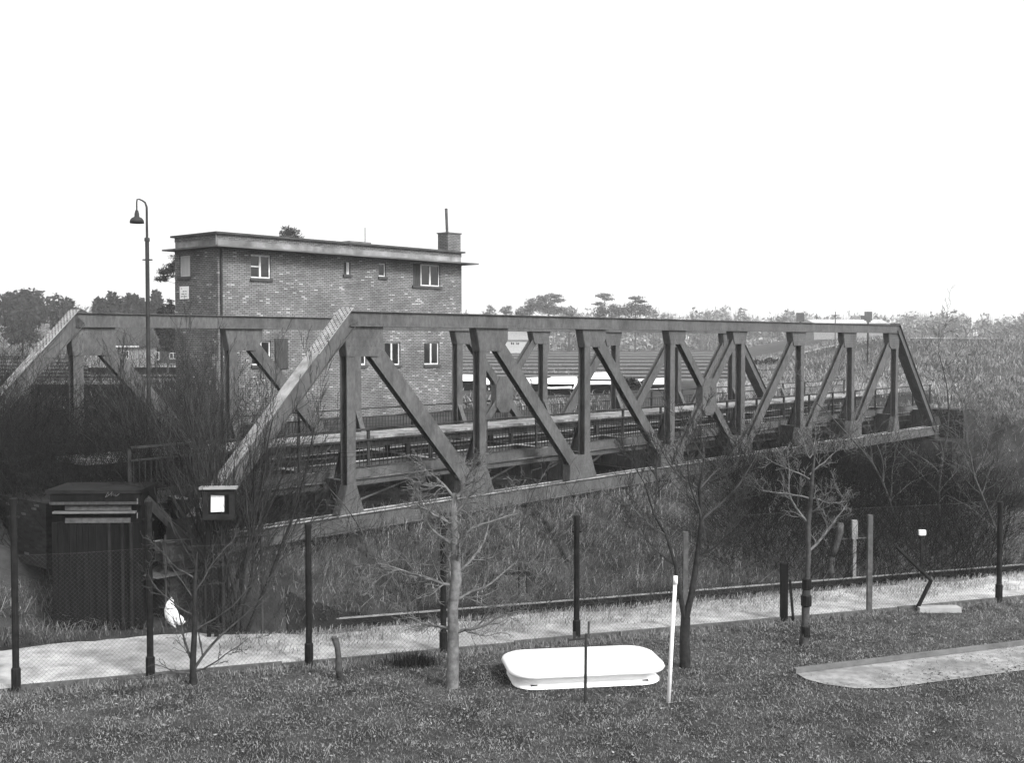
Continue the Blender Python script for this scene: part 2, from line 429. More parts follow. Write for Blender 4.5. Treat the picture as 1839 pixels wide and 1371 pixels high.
def truss(ox, oy, near):
    nod = [ox + PL * k for k in range(-1, 9)]       # nod[0] left bearing, nod[1..8] verticals, nod[9] right bearing
    zc = (ZB + ZC) / 2
    # bottom chord: channel with flanges
    mb = MB(); x0, x1 = nod[0] - .5, nod[9] + .5
    for yy in (-.16, .16): mb.box(x0, x1, oy + yy - .012, oy + yy + .012, ZB + .02, ZC - .02)
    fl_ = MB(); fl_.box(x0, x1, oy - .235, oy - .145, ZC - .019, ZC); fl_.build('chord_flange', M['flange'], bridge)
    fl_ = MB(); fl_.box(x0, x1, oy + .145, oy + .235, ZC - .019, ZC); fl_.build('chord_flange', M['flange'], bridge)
    mb.box(x0, x1, oy - .235, oy - .145, ZB, ZB + .02); mb.box(x0, x1, oy + .145, oy + .235, ZB, ZB + .02)
    mb.box(x0, x1, oy - .147, oy + .147, ZB + .2, ZB + .22)
    rv = mb; rivets(rv, [(x0 + .12 + .2 * i, oy - .172, ZC - .07) for i in range(int((x1 - x0) / .2))] + [(x0 + .12 + .2 * i, oy - .172, ZB + .07) for i in range(int((x1 - x0) / .2))], r=.014)
    ch = mb.build('bottom_chord', M['steel'], bridge)
    # splice plates on the lower chord
    for k in range(1, 9):
        sp_ = MB(); sp_.box(nod[k] - 1.1, nod[k] + .9, oy - .190, oy - .1725, ZB + .06, ZC - .1)
        sp_.build('splice_plate', M['steel'], ch)
    # top chord
    mb = MB(); a0, a1 = nod[1] - .1, nod[8] + .1
    for yy in (-.17, .17): mb.box(a0, a1, oy + yy - .012, oy + yy + .012, zt_c, ZT - .02)
    mb.box(a0, a1, oy - .25, oy + .25, ZT - .02, ZT)
    mb.box(a0, a1, oy - .24, oy - .158, zt_c - .001, zt_c + .018); mb.box(a0, a1, oy + .158, oy + .24, zt_c - .001, zt_c + .018)
    rv = mb; n = int((a1 - a0) / .16)
    rivets(rv, [(a0 + .1 + .16 * i, oy - .182, ZT - .07) for i in range(n)] + [(a0 + .1 + .16 * i, oy - .182, zt_c + .07) for i in range(n)], r=.014)
    tcd = mb.build('top_chord', M['steel'], bridge)
    # end posts (inclined portals)
    for side, (xa, xb) in enumerate(((nod[0], nod[1]), (nod[9], nod[8]))):
        p0 = Vector((xa, oy, zc)); p1 = Vector((xb, oy, ZT - .21)); ax = (p1 - p0).normalized()
        up = Vector((-ax.z, 0, ax.x));  up = up if up.z > 0 else -up
        mb = MB(); Lh = (p1 - p0).length
        p1e = p1 + ax * (.06 if side == 0 else .06)
        for yy in (-.17, .17):
            mb.bar(p0 + Yv * yy, p1e + Yv * yy, .38, .024, Yv)
        mb.bar(p0 + up * .2, p1e + up * .2, .02, .50, Yv)
        # lacing battens on the underside
        mb.bar(p0 - up * .183, p1e - up * .183, .012, .31, Yv)
        for yy in (-.2, .2): mb.bar(p0 - up * .18 + Yv * yy, p1e - up * .18 + Yv * yy, .016, .08, Yv)
        pts = []
        for q in range(int(Lh / .2)):
            for zz in (-.14, .14): pts.append(p0 + ax * (q * .2) + up * zz + Yv * -.183)
        rivets(mb, pts, r=.014)
        ep = mb.build('end_post', M['steel'], bridge)
        # cover plate with rows of rivets
        cpl = MB(); ca = p1 + up * .218 - ax * 1.45; cb_ = p1 + up * .218 + ax * .20
        cpl.bar(ca, cb_, .014, .52, Yv); nf_ = len(cpl.f)
        pl2 = MB(); pl2.bar(p0 + up * .212, ca - ax * .004, .006, .44, Yv); pl2.build('top_plate', M['steel_light'], ep)  # thin paler sheet, skylight on the upward face put into its colour
        rv = cpl; pts = []
        for q in range(13):
            for j, yy in enumerate((-.21, -.13, -.04, .04, .13, .21)):
                pts.append(ca + ax * (.06 + q * .125 + (.06 if j % 2 else 0)) + Yv * yy + up * .008)
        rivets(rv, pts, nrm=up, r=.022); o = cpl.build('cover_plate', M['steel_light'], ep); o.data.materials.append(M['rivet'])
        for pf in list(o.data.polygons)[nf_:]: pf.material_index = 1
    # verticals
    for k in range(1, 9):
        mb = MB(); hsec(mb, (nod[k], oy, ZC - .3), (nod[k], oy, zt_c + .05), .30)
        rv = mb; pts = []
        for q in range(38):
            for xx in (-.11, .11): pts.append((nod[k] + xx, oy - D / 2 - .0125, ZC + .05 + q * .125))
        rivets(rv, pts, r=.013); v = mb.build('post', M['steel'], bridge)
    # diagonals
    wds = {1: .48, 2: .42, 3: .38}
    def diag(xa, za, xb, zb, wd, ysh=0):
        mb = MB(); hsec(mb, (xa, oy + ysh, za), (xb, oy + ysh, zb), wd, D - .045)
        a = Vector((xa, oy, za)); b_ = Vector((xb, oy, zb)); ax = (b_ - a).normalized(); sd_ = ax.cross(Yv)
        pts = []; n = int((b_ - a).length / .16)
        for q in range(4, n - 4):
            for ww in (-wd * .36, wd * .36): pts.append(a + ax * (q * .16) + sd_ * ww + Yv * (-(D - .045) / 2 - .0125))
        rivets(mb, pts, r=.013); d_ = mb.build('diagonal', M['steel'], bridge)
    zt_n, zb_n = zt_c + .15, ZC - .05
    for k in (1, 2, 3):
        diag(nod[k] + .12, zt_n, nod[k + 1] - .10, zb_n, wds[k])
        diag(nod[9 - k] - .12, zt_n, nod[8 - k] + .10, zb_n, wds[k])
    # crossed panel: one continuous, the other in two pieces
    diag(nod[5] - .12, zt_n, nod[4] + .12, zb_n, .30)
    xm, zm = (nod[4] + nod[5]) / 2, (zt_n + zb_n) / 2
    dv = Vector((nod[5] - .12 - nod[4] - .12, 0, zb_n - zt_n)).normalized()
    for sg, (xe, ze) in ((-1, (nod[4] + .12, zt_n)), (1, (nod[5] - .12, zb_n))):
        c = Vector((xm, 0, zm)) + dv * sg * .35
        diag(c.x, c.z, xe, ze, .30)
    # gussets
    zt0 = zt_c - .003; zb0 = ZC + .002
    gusset([(-.26, zt0), (-.15, zt0 - .78), (.95, zt0 - .78), (1.12, zt0 - .60), (1.12, zt0)], nod[1], oy)
    gusset([(-1.12, zt0), (-1.0, zt0 - .62), (-.7, zt0 - .78), (.15, zt0 - .78), (.26, zt0)], nod[8], oy)
    for k, h_, w_ in ((2, .68, 1.1), (3, .58, 1.0), (4, .5, .85)):
        gusset([(-.3, zt0), (-.15, zt0 - h_), (w_ - .25, zt0 - h_), (w_, zt0 - .5 * h_), (w_, zt0)], nod[k], oy)
        gusset([(-w_, zt0), (-w_ + .15, zt0 - h_), (.15, zt0 - h_), (.3, zt0)], nod[9 - k], oy)
    for k in range(2, 8):
        if k in (4, 5):
            P = [(-.75, zb0), (-.75, zb0 + .45), (-.35, zb0 + .78), (.35, zb0 + .78), (.75, zb0 + .45), (.75, zb0)]
        elif k < 4:
            P = [(-.95, zb0), (-.95, zb0 + .48), (-.55, zb0 + .8), (.16, zb0 + .8), (.5, zb0)]
        else:
            P = [(-.5, zb0), (-.16, zb0 + .8), (.55, zb0 + .8), (.95, zb0 + .48), (.95, zb0)]
        gusset(P, nod[k], oy)
    gusset([(-.42, zb0), (-.15, zb0 + .75), (.15, zb0 + .75), (.42, zb0)], nod[1], oy)
    gusset([(-.42, zb0), (-.15, zb0 + .75), (.15, zb0 + .75), (.42, zb0)], nod[8], oy)
    gusset([(-.5, zm - .55), (-.5, zm + .25), (-.28, zm + .6), (.28, zm + .6), (.5, zm + .25), (.5, zm - .55), (.25, zm - .8), (-.25, zm - .8)], xm, oy)
    # bearing shoe plates at both ends
    for xe in (nod[0], nod[9]):
        mb = MB(); mb.prism([(xe - .55, ZC), (xe - .35, ZC + .5), (xe + .35, ZC + .5), (xe + .8, ZC)], oy - .21, oy - .19)
        mb.box(xe - .3, xe + .3, oy - .25, oy + .25, ZB - .22, ZB - .002); mb.build('bearing', M['steel_dark'], bridge)
    return nod

near_n = truss(0.0, 0.0, True)
far_n = truss(OF - PL, W, False)

# floor: haunched plate girders from near node k to far node with same x + OF
ZG = 2.72
cbx = [PL * k for k in range(0, 8)]
def skew(x, y): return x + OF * y / W
for x0 in cbx + [-PL + .3, 8 * PL - .4]:
    mb = MB()
    prof = lambda y: ZG
    ys = [.2, 1.1, W - 1.1, W - .2]; ft = MB()
    for i in range(3):
        ya, yb = ys[i], ys[i + 1]
        xa, xb = skew(x0, ya), skew(x0, yb); zb_ = 1.6
        za, zb2 = prof(ya), prof(yb)
        for dx in (-.01,):
            mb.add([(xa - .01, ya, zb_), (xb - .01, yb, zb_), (xb - .01, yb, zb2), (xa - .01, ya, za), (xa + .01, ya, zb_), (xb + .01, yb, zb_), (xb + .01, yb, zb2), (xa + .01, ya, za)],
                   [(0, 1, 2, 3), (7, 6, 5, 4), (0, 3, 7, 4), (1, 5, 6, 2), (0, 4, 5, 1), (3, 2, 6, 7)])
        ft.bar((xa, ya, za + .011), (xb, yb, zb2 + .011), .24, .02, Vector((0, 0, 1)))
        mb.bar((xa, ya, zb_ - .011), (xb, yb, zb_ - .011), .24, .02, Vector((0, 0, 1)))
    for q in range(1, 8):
        y = .2 + (W - .4) * q / 8; x = skew(x0, y)
        mb.box(x - .09, x - .012, y - .008, y + .008, 1.61, prof(y) - .004)
        mb.box(x + .012, x + .09, y - .008, y + .008, 1.61, prof(y) - .004)
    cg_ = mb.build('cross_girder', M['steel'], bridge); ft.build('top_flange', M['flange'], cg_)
# knee brackets between posts and girders
for k in range(0, 8):
    x0 = cbx[k]
    mb = MB(); y1 = .62
    mb.prism([(0, 0)] * 0 or [(-.008, 0), (.008, 0), (.008, .01), (-.008, .01)], 0, 0) if False else None
    xa, xb = skew(x0, .13), skew(x0, y1)
    mb.add([(xa, .13, 2.0), (xb, y1, ZG + .02), (xa, .13, 3.95), (xa + .02, .13, 2.0), (xb + .02, y1, ZG + .02), (xa + .02, .13, 3.95)],
           [(0, 1, 2), (5, 4, 3), (0, 2, 5, 3), (0, 3, 4, 1), (1, 4, 5, 2)])
    mb.bar((xa + .01, .13, 3.97), (xb + .01, y1, ZG + .04), .2, .016, Vector((0, 1, .7)))
    mb.build('knee_brace', M['steel'], bridge)
    mb = MB(); yf = W - .13; y2 = W - .8; xf = skew(x0, yf); xg = skew(x0, y2)
    mb.add([(xf, yf, 2.0), (xg, y2, ZG + .02), (xf, yf, 3.95), (xf + .02, yf, 2.0), (xg + .02, y2, ZG + .02), (xf + .02, yf, 3.95)],
           [(0, 2, 1), (3, 4, 5), (0, 3, 5, 2), (0, 1, 4, 3), (1, 2, 5, 4)])
    mb.bar((xf + .01, yf, 3.97), (xg + .01, y2, ZG + .04), .2, .016, Vector((0, -1, .7)))
    mb.build('knee_brace', M['steel'], bridge)
# stringers
for y, zt_, hgt in ((1.12, 2.52, .14), (2.3, 2.66, .4), (3.6, 2.66, .4), (5.0, 2.66, .4), (6.1, 2.66, .4)):
    mb = MB(); xa, xb = -PL - 1.5 + OF * y / W, 8 * PL + OF * y / W
    mb.box(xa, xb, y - .008, y + .008, zt_ + .05 - hgt, zt_ + .05)
    ft = MB(); ft.box(xa, xb, y - .09, y + .09, zt_ + .052, zt_ + .07); mb.box(xa, xb, y - .09, y + .09, zt_ + .03 - hgt, zt_ + .048 - hgt)
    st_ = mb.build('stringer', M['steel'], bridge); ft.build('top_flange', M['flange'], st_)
# raised pale walkway slab on the far half, its shadow put into dark girder colour
mb = MB(); xa, xb = -5.3, 8 * PL + 1.0
for i in range(int((xb - xa) / 2.4)):
    mb.box(xa + i * 2.4, xa + i * 2.4 + 2.38, 3.7, 5.2, 3.31, 3.44)
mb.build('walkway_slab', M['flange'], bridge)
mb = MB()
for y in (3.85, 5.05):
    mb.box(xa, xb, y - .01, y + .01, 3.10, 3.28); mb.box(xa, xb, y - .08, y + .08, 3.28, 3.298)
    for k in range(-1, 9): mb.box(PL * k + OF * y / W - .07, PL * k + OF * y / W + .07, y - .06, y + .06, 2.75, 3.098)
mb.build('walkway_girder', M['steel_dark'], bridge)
# added closed floor in the right half, blocks skylight to darken the space below
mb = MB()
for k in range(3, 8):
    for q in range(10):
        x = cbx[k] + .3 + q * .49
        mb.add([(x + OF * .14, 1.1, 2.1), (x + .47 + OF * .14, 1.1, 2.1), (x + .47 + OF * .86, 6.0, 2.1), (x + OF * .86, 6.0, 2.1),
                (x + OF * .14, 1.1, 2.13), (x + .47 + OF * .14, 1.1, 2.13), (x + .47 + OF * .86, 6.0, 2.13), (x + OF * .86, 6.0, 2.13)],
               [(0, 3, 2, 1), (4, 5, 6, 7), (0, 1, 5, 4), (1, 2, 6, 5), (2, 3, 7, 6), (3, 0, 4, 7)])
mb.build('light_block_floor', M['steel_dark'], bridge)
# wind bracing in the floor plane (flat bars)
for k in range(-1, 8):
    mb = MB(); x0 = PL * k
    mb.bar((x0, .2, 2.05), (x0 + PL + OF * .5, W / 2, 2.0), .11, .014, Vector((0, 0, 1)))
    mb.bar((x0 + PL + OF * .5, W / 2, 2.02), (x0 + OF, W - .2, 2.05), .11, .014, Vector((0, 0, 1)))
    mb.build('wind_brace', M['steel'], bridge)
# railings
def railing(y, x0, x1, zt_, zb_, bays, name):
    mb = MB(); mb.box(x0, x1, y - .035, y + .035, zt_ - .05, zt_); mb.box(x0, x1, y - .02, y + .02, zt_ - .34, zt_ - .30)
    mb.box(x0, x1, y - .02, y + .02, zb_ + .04, zb_ + .075)
    r = mb.build('railing', M['rail_paint'], bridge)
    mb = MB(); n = int((x1 - x0) / .15)
    for i in range(n):
        x = x0 + (i + .5) * (x1 - x0) / n; mb.box(x - .009, x + .009, y - .008, y + .008, zb_ + .075, zt_ - .34)
    mb.build('balusters', M['rail_paint'], r)
    for i in range(bays + 1):
        x = x0 + (x1 - x0) * i / bays
        m2 = MB(); m2.box(x - .045, x + .045, y + .036, y + .05, zb_ - .25, zt_ - .051); m2.box(x - .008, x + .008, y + .05, y + .12, zb_ - .25, zt_ - .06)
        m2.build('railing_post', M['rail_paint'], r)
    return r
railing(1.0, -5.7, 8 * PL + 2.5, 3.97, 2.86, 20, 'near')
kp = MB(); kp.box(-5.7, 8 * PL + 2.5, .96, .975, 2.63, 2.88); kp.build('kick_plate', M['steel'], bridge)
railing(W + .55, -6.0, 8 * PL + 6, 4.02, 2.95, 20, 'far')
mb = MB(); mb.box(-6.0, 8 * PL + 6, W + .3, W + 1.6, 2.78, 2.9); mb.build('outer_footway', M['concrete'], bridge)

# abutments
def oriented(name, label, cat, x, y, rz=0.0, group=None, z=0.0):
    p = P0 + un * x + nn * y
    return thing(name, label, cat, (p.x, p.y, z), BR + rz, group)
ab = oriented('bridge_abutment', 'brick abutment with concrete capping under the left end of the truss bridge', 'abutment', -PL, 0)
mb = MB(); mb.box(-.9, .85, 1.3, W + 1.5, -.6, 1.18); mb.box(-.55, .6, -.5, 1.297, -.6, 1.18); mb.build('wall', M['brick_shaded'], ab)
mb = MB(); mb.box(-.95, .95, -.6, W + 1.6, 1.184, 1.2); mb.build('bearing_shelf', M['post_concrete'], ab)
mb = MB(); mb.box(-2.0, -.9, 2.2, W + 1.5, 1.204, 2.7); mb.build('back_wall', M['brick_shaded'], ab)
ab2 = oriented('bridge_abutment', 'brick abutment coloured dark for the shade under the right end of the truss bridge', 'abutment', 8 * PL, 0)
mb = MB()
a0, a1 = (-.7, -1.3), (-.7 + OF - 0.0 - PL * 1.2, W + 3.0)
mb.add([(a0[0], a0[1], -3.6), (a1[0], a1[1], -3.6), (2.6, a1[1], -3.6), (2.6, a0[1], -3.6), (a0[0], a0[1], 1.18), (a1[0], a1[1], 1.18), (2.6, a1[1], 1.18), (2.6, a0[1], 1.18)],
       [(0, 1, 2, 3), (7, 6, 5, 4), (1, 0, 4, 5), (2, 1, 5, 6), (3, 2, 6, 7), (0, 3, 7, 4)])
mb.build('wall', M['brick_shaded'], ab2)
mb = MB(); mb.box(1.0, 2.6, -1.3, W + 3, 1.184, 2.7); mb.build('back_wall', M['brick_shaded'], ab2)

# ------------------------------------------------------------------ signal box building
bz = 50.0; B0 = at(392, 600, bz); B0.z = 0
ua = R(41.6); bu = Vector((math.sin(ua), math.cos(ua), 0)); bv = Vector((-math.cos(ua), math.sin(ua), 0))
bld = thing('signal_box_building', 'two storey flat roofed brick building with a thin projecting canopy behind the bridge', 'building', (B0.x, B0.y, 2.0), math.pi / 2 - ua)
LU, LV = 15.15, 3.35; BZ0 = 2.0
ZP, ZK = 11.12, 10.42        # parapet top, canopy
def uface(px):       # px -> distance along the right face
    k = (px - PW / 2) / FPX; return (k * B0.y - B0.x) / (bu.x - k * bu.y)
def vface(px):
    k = (px - PW / 2) / FPX; return (k * B0.y - B0.x) / (bv.x - k * bv.y)
def zface(py, d, dirv):
    Y = B0.y + dirv.y * d; r = ray(0, py); return CAMZ + r.z * Y / r.y
def wall_with_holes(mb, L, z0, z1, holes, axis_u, off, th, inward):
    """wall plane split round rectangular openings. axis_u True: along x at y=off"""
    xs = sorted(set([0, L] + [h[0] for h in holes] + [h[1] for h in holes]))
    zs = sorted(set([z0, z1] + [h[2] for h in holes] + [h[3] for h in holes]))
    def P(a, z, d): return (a, off + d, z) if axis_u else (off + d, a, z)
    for i in range(len(xs) - 1):
        for j in range(len(zs) - 1):
            xa, xb, za, zb = xs[i], xs[i + 1], zs[j], zs[j + 1]; cx, cz = (xa + xb) / 2, (za + zb) / 2
            if any(h[0] < cx < h[1] and h[2] < cz < h[3] for h in holes): continue
            q = [P(xa, za, 0), P(xb, za, 0), P(xb, zb, 0), P(xa, zb, 0)]
            if not axis_u: q = q[::-1]
            mb.add(q, [(0, 1, 2, 3)])
    for h in holes:                    # reveals
        a, b_, c, d = h
        A = [P(a, c, 0), P(b_, c, 0), P(b_, d, 0), P(a, d, 0)]; Bq = [P(a, c, th), P(b_, c, th), P(b_, d, th), P(a, d, th)]
        for i in range(4):
            j = (i + 1) % 4; mb.add([A[i], Bq[i], Bq[j], A[j]], [(0, 1, 2, 3)])
winU = []   # px0,px1,ytop,ybot, lights
for (a, b_, t_, bt, n) in ((452, 488, 458, 500, 'cross'), (618, 630, 471, 493, 'shut'), (681, 694, 473, 497, 'one'), (742, 791, 475, 514, 'three'),
                           (453, 487, 613, 656, 'two'), (640, 658, 614, 656, 'one'), (691, 719, 615, 656, 'two'), (762, 789, 615, 655, 'two')):
    ua0, ub0 = uface(a), uface(b_); um = (ua0 + ub0) / 2
    winU.append((ua0, ub0, zface(bt, um, bu) - BZ0, zface(t_, um, bu) - BZ0, n))
# left face (local x=0 plane, y from 0..LV); px 323..342
va0, vb0 = vface(343), vface(323); vm = (va0 + vb0) / 2
winV = [(va0, vb0, zface(497, vm, bv) - BZ0, zface(459, vm, bv) - BZ0, 'curtain')]
mb = MB()
H0 = -.6
wall_with_holes(mb, LU, H0, ZK - BZ0, [w_[:4] for w_ in winU], True, 0.0, .14, True)
wall_with_holes(mb, LV, H0, ZK - BZ0, [w_[:4] for w_ in winV], False, 0.0, .14, True)
mb.add([(LU, 0, H0), (LU, LV, H0), (LU, LV, ZK - BZ0), (LU, 0, ZK - BZ0)], [(0, 1, 2, 3)])
mb.add([(0, LV, H0), (LU, LV, H0), (LU, LV, ZK - BZ0), (0, LV, ZK - BZ0)], [(3, 2, 1, 0)])
mb.build('wall', M['brick'], bld)
mb = MB(); zk = ZK - BZ0
# curved ends of canopy: a thin slab with rounded tips
o_ = .66
mb.box(-.5, LU + .55, -.75, LV + .25, zk + .002, zk + .075); mb.build('canopy', M['canopy'], bld)
mb = MB(); mb.box(.02, LU - .02, .02, LV - .02, zk + .078, zk + .40); mb.build('roof_plinth', M['plinth'], bld)
mb = MB(); mb.box(.0, LU, .0, LV, zk + .403, ZP - BZ0 - .09); mb.build('parapet', M['brick'], bld)
mb = MB(); mb.box(-.14, LU + .16, -.14, LV + .14, ZP - BZ0 - .088, ZP - BZ0); mb.build('parapet_cap', M['roof_cap'], bld)
def window(a, b_, z0, z1, kind, facev=False):
    def bx(mb, a0, a1, d0, d1, c0, c1):
        (mb.box(a0, a1, d0, d1, c0, c1) if not facev else mb.box(d0, d1, a0, a1, c0, c1))
    fr = MB(); t = .065
    if kind == 'three': aa = a + (b_ - a) * .32
    else: aa = a
    if kind == 'shut':
        aa = a + (b_ - a) * .62
    bx(fr, aa, aa + t, .09, .13, z0, z1); bx(fr, b_ - t, b_, .09, .13, z0, z1)
    bx(fr, aa + t, b_ - t, .09, .13, z0, z0 + t); bx(fr, aa + t, b_ - t, .09, .13, z1 - t, z1)
    m_ = (aa + b_) / 2
    if kind in ('two', 'three', 'cross'): bx(fr, m_ - t * .8, m_ + t * .8, .085, .128, z0 + t, z1 - t)
    if kind == 'cross': bx(fr, aa + t, m_ - t * .8, .087, .126, (z0 + z1) / 2 - .03, (z0 + z1) / 2 + .03)
    f_ = fr.build('window', M['white_paint'], bld)
    gl = MB(); bx(gl, aa + .02, b_ - .02, .112, .122, z0 + .02, z1 - .02)
    gl.build('pane', M['glass'] if kind != 'curtain' else M['curtain'], f_)
    if kind in ('three', 'shut'):
        bk = MB(); bx(bk, a, aa - .002, .10, .135, z0, z1); bk.build('shutter', M['wood_grey'], f_)
    sl = MB(); bx(sl, a - .06, b_ + .06, -.08, .08, z0 - .13, z0 - .002); sl.build('sill', M['roof_cap'], f_)
for w_ in winU: window(*w_)
for w_ in winV: window(*w_, facev=True)
# grey board leaning beside the lower left window, seen right of it
mb = MB(); ub = uface(500); mb.box(uface(493), uface(516), -.06, -.01, zface(663, ub, bu) - BZ0, zface(608, ub, bu) - BZ0); mb.build('shutter', M['wood_grey'], bld)
# pale corner strip and rain pipe
mb = MB(); mb.tube([(.14, -.07, 0), (.14, -.07, zk)], .05, 8); mb.build('downpipe', M['steel_dark'], bld)
mb = MB(); mb.box(-.008, .0, .02, .16, 0.0, 3.8 - .3); mb.box(-.02, -.002, .02, .12, zk + .11, ZP - BZ0 - .1); mb.build('corner_strip', M['concrete_light'], bld)
# chimney and flue
cu = uface(812)
mb = MB(); mb.box(cu + .05, cu + 1.02, .35, 1.1, ZP - BZ0 - .3, ZP - BZ0 + .95); ch = mb.build('chimney', M['brick'], bld)
mb = MB(); mb.box(cu + .0, cu + 1.07, .3, 1.15, ZP - BZ0 + .952, ZP - BZ0 + 1.02); mb.build('chimney_cap', M['concrete'], ch)
mb = MB(); mb.tube([(cu + .35, .7, ZP - BZ0 + 1.0), (cu + .28, .7, ZP - BZ0 + 2.3)], .075, 8, True); mb.build('flue_pipe', M['post_concrete'], ch)
ru = uface(680)
mb = MB(); mb.box(ru - .8, ru + .6, 1.2, 2.2, ZP - BZ0 - .02, ZP - BZ0 + .22); rh = mb.build('roof_hatch', M['concrete'], bld)
mb = MB(); mb.tube([(ru + .55, 1.6, ZP - BZ0 + .1), (ru + .55, 1.6, ZP - BZ0 + 1.0)], .02, 5, True); mb.build('aerial', M['steel_dark'], bld)
# white enamel sign with rows of dark characters on the left face
vs0, vs1 = vface(341), vface(325.5)
sg = thing('wall_sign', 'small white enamel sign with rows of dark marks on the narrow brick wall', 'sign', (B0.x, B0.y, 0), math.pi / 2 - ua)
zs0, zs1 = zface(536, 1.2, bv), zface(513, 1.2, bv)
mb = MB(); mb.box(-.045, -.012, vs0, vs1, zs0, zs1); mb.build('sign_plate', M['white'], sg)
mb = MB(); rs = random.Random(4)
def glyph(y, z, hgt, wid):
    for q in range(3):
        ya = y + wid * rs.random(); mb.box(-.050, -.0455, ya, ya + wid * .25, z + hgt * rs.random() * .3, z + hgt * (.6 + .4 * rs.random()))
    mb.box(-.0505, -.0456, y, y + wid, z + hgt * .3, z + hgt * .5)
hs, ws = zs1 - zs0, vs1 - vs0
glyph(vs1 - ws * .28, zs0 + hs * .8, hs * .09, ws * .1)
for yy in (.18, .42): glyph(vs0 + ws * yy, zs0 + hs * .56, hs * .1, ws * .18)
for yy in (.16, .45, .65): glyph(vs0 + ws * yy, zs0 + hs * .36, hs * .09, ws * .17)
for yy in (.16, .36, .54, .7): glyph(vs0 + ws * yy, zs0 + hs * .15, hs * .11, ws * .14)
mb.build('sign_lettering', M['post_dark'], sg)

# ------------------------------------------------------------------ street lamp
lb = at(266, 600, 30.5); lz = h1(lb.x, lb.y); LZ = at(266, 357, 30.5).z
lamp = thing('street_lamp', 'slender tall gooseneck street lamp with a dark bell shade at the left', 'street lamp', (lb.x, lb.y, lz))
hh_ = LZ - lz; kx = 30.5 / FPX
mb = MB(); z_a = at(0, 430, 30.5).z - lz
mb.tube([(0, 0, -.2), (0, 0, z_a)], [.062, .052], 10); 
z_b = at(0, 372, 30.5).z - lz
pts = [(0, 0, z_a), (0, 0, z_b)] + [(-.04, 0, z_b + .12), (-.11, 0, z_b + .17), (-.2, 0, z_b + .21), (-.25, 0, z_b + .2), (-.262, 0, z_b + .12), (-.262, 0, z_b - .12)]
mb.build('pole', M['steel_dark'], lamp, smooth=True)
mb = MB(); mb.tube(pts, [.036, .03, .026, .022, .02, .02, .02, .02], 8); mb.build('arm', M['steel_dark'], lamp, smooth=True)
z_c = at(0, 467, 30.5).z - lz
mb = MB(); mb.box(-.12, .13, -.03, .03, z_c - .015, z_c + .02); mb.lathe([(.0, .09), (.07, .09), (.075, 0), (.0, 0)], (0, 0, z_a - .05), 10); mb.build('cross_arm', M['steel_dark'], lamp)
zl = at(0, 401, 30.5).z - lz
mb = MB(); mb.lathe([(.0, .34), (.04, .34), (.05, .28), (.06, .26), (.065, .17), (.13, .14), (.175, .08), (.185, 0), (.17, 0), (.12, .05), (0, .08)], (-.262, 0, zl), 20)
mb.build('lamp_shade', M['steel_dark'], lamp, smooth=True)

# ------------------------------------------------------------------ chain link fence
fence = thing('chain_link_fence', 'tall chain link fence of mixed posts and wires between the garden and sandy path', 'fence', (F0.x, F0.y, 0))
def fpos(px, py): 
    p = g(px, py); e, s = fence_sc(p.x, p.y); q = F0 + fe * e; return q
def local(p): return Vector((p.x - F0.x, p.y - F0.y, p.z))
posts = [(30, 1240, 900, 'dark'), (270, 1219, 905, 'dark'), (555, 1195, 945, 'dark'), (805, 1181, 925, 'dark'), (1037, 1152, 930, 'dark'), (1232, 1134, 956, 'conc'), (1410, 1118, 1012, 'wood'), (1561, 1103, 925, 'conc'), (1795, 1082, 905, 'dark')]
PT = []
for (px, py, pt, kd) in posts:
    b0 = fpos(px, py); tz = at(px, pt, b0.y).z; l = local(b0); PT.append((l, tz))
    mb = MB(); r_ = .055
    if kd == 'dark':
        mb.tube([(l.x, l.y, -.2), (l.x, l.y, .42), (l.x, l.y, .45), (l.x - .0, l.y, tz)], [.085, .085, .062, .062], 10, True)
        mb.box(l.x - .10, l.x + .10, l.y - .03, l.y + .03, tz - .32, tz - .28)
        mb.lathe([(0, .06), (.07, .04), (.075, -.05), (.062, -.05)], (l.x, l.y, tz), 10)
        mt = M['post_dark']
    elif kd == 'conc':
        mb.box(l.x - .055, l.x + .055, l.y - .055, l.y + .055, -.2, tz); mt = M['post_concrete']
    else:
        mb.box(l.x - .08, l.x + .08, l.y - .06, l.y + .06, -.2, tz); mt = M['wood_dark']
        mb2 = MB(); mb2.bar((l.x + .22, l.y, 0), (l.x + .13, l.y, tz * .72), .05, .05, Vector((0, 1, 0))); mb2.build('strut', M['post_dark'], fence)
    mb.build('fence_post', mt, fence)
Hm = 2.48
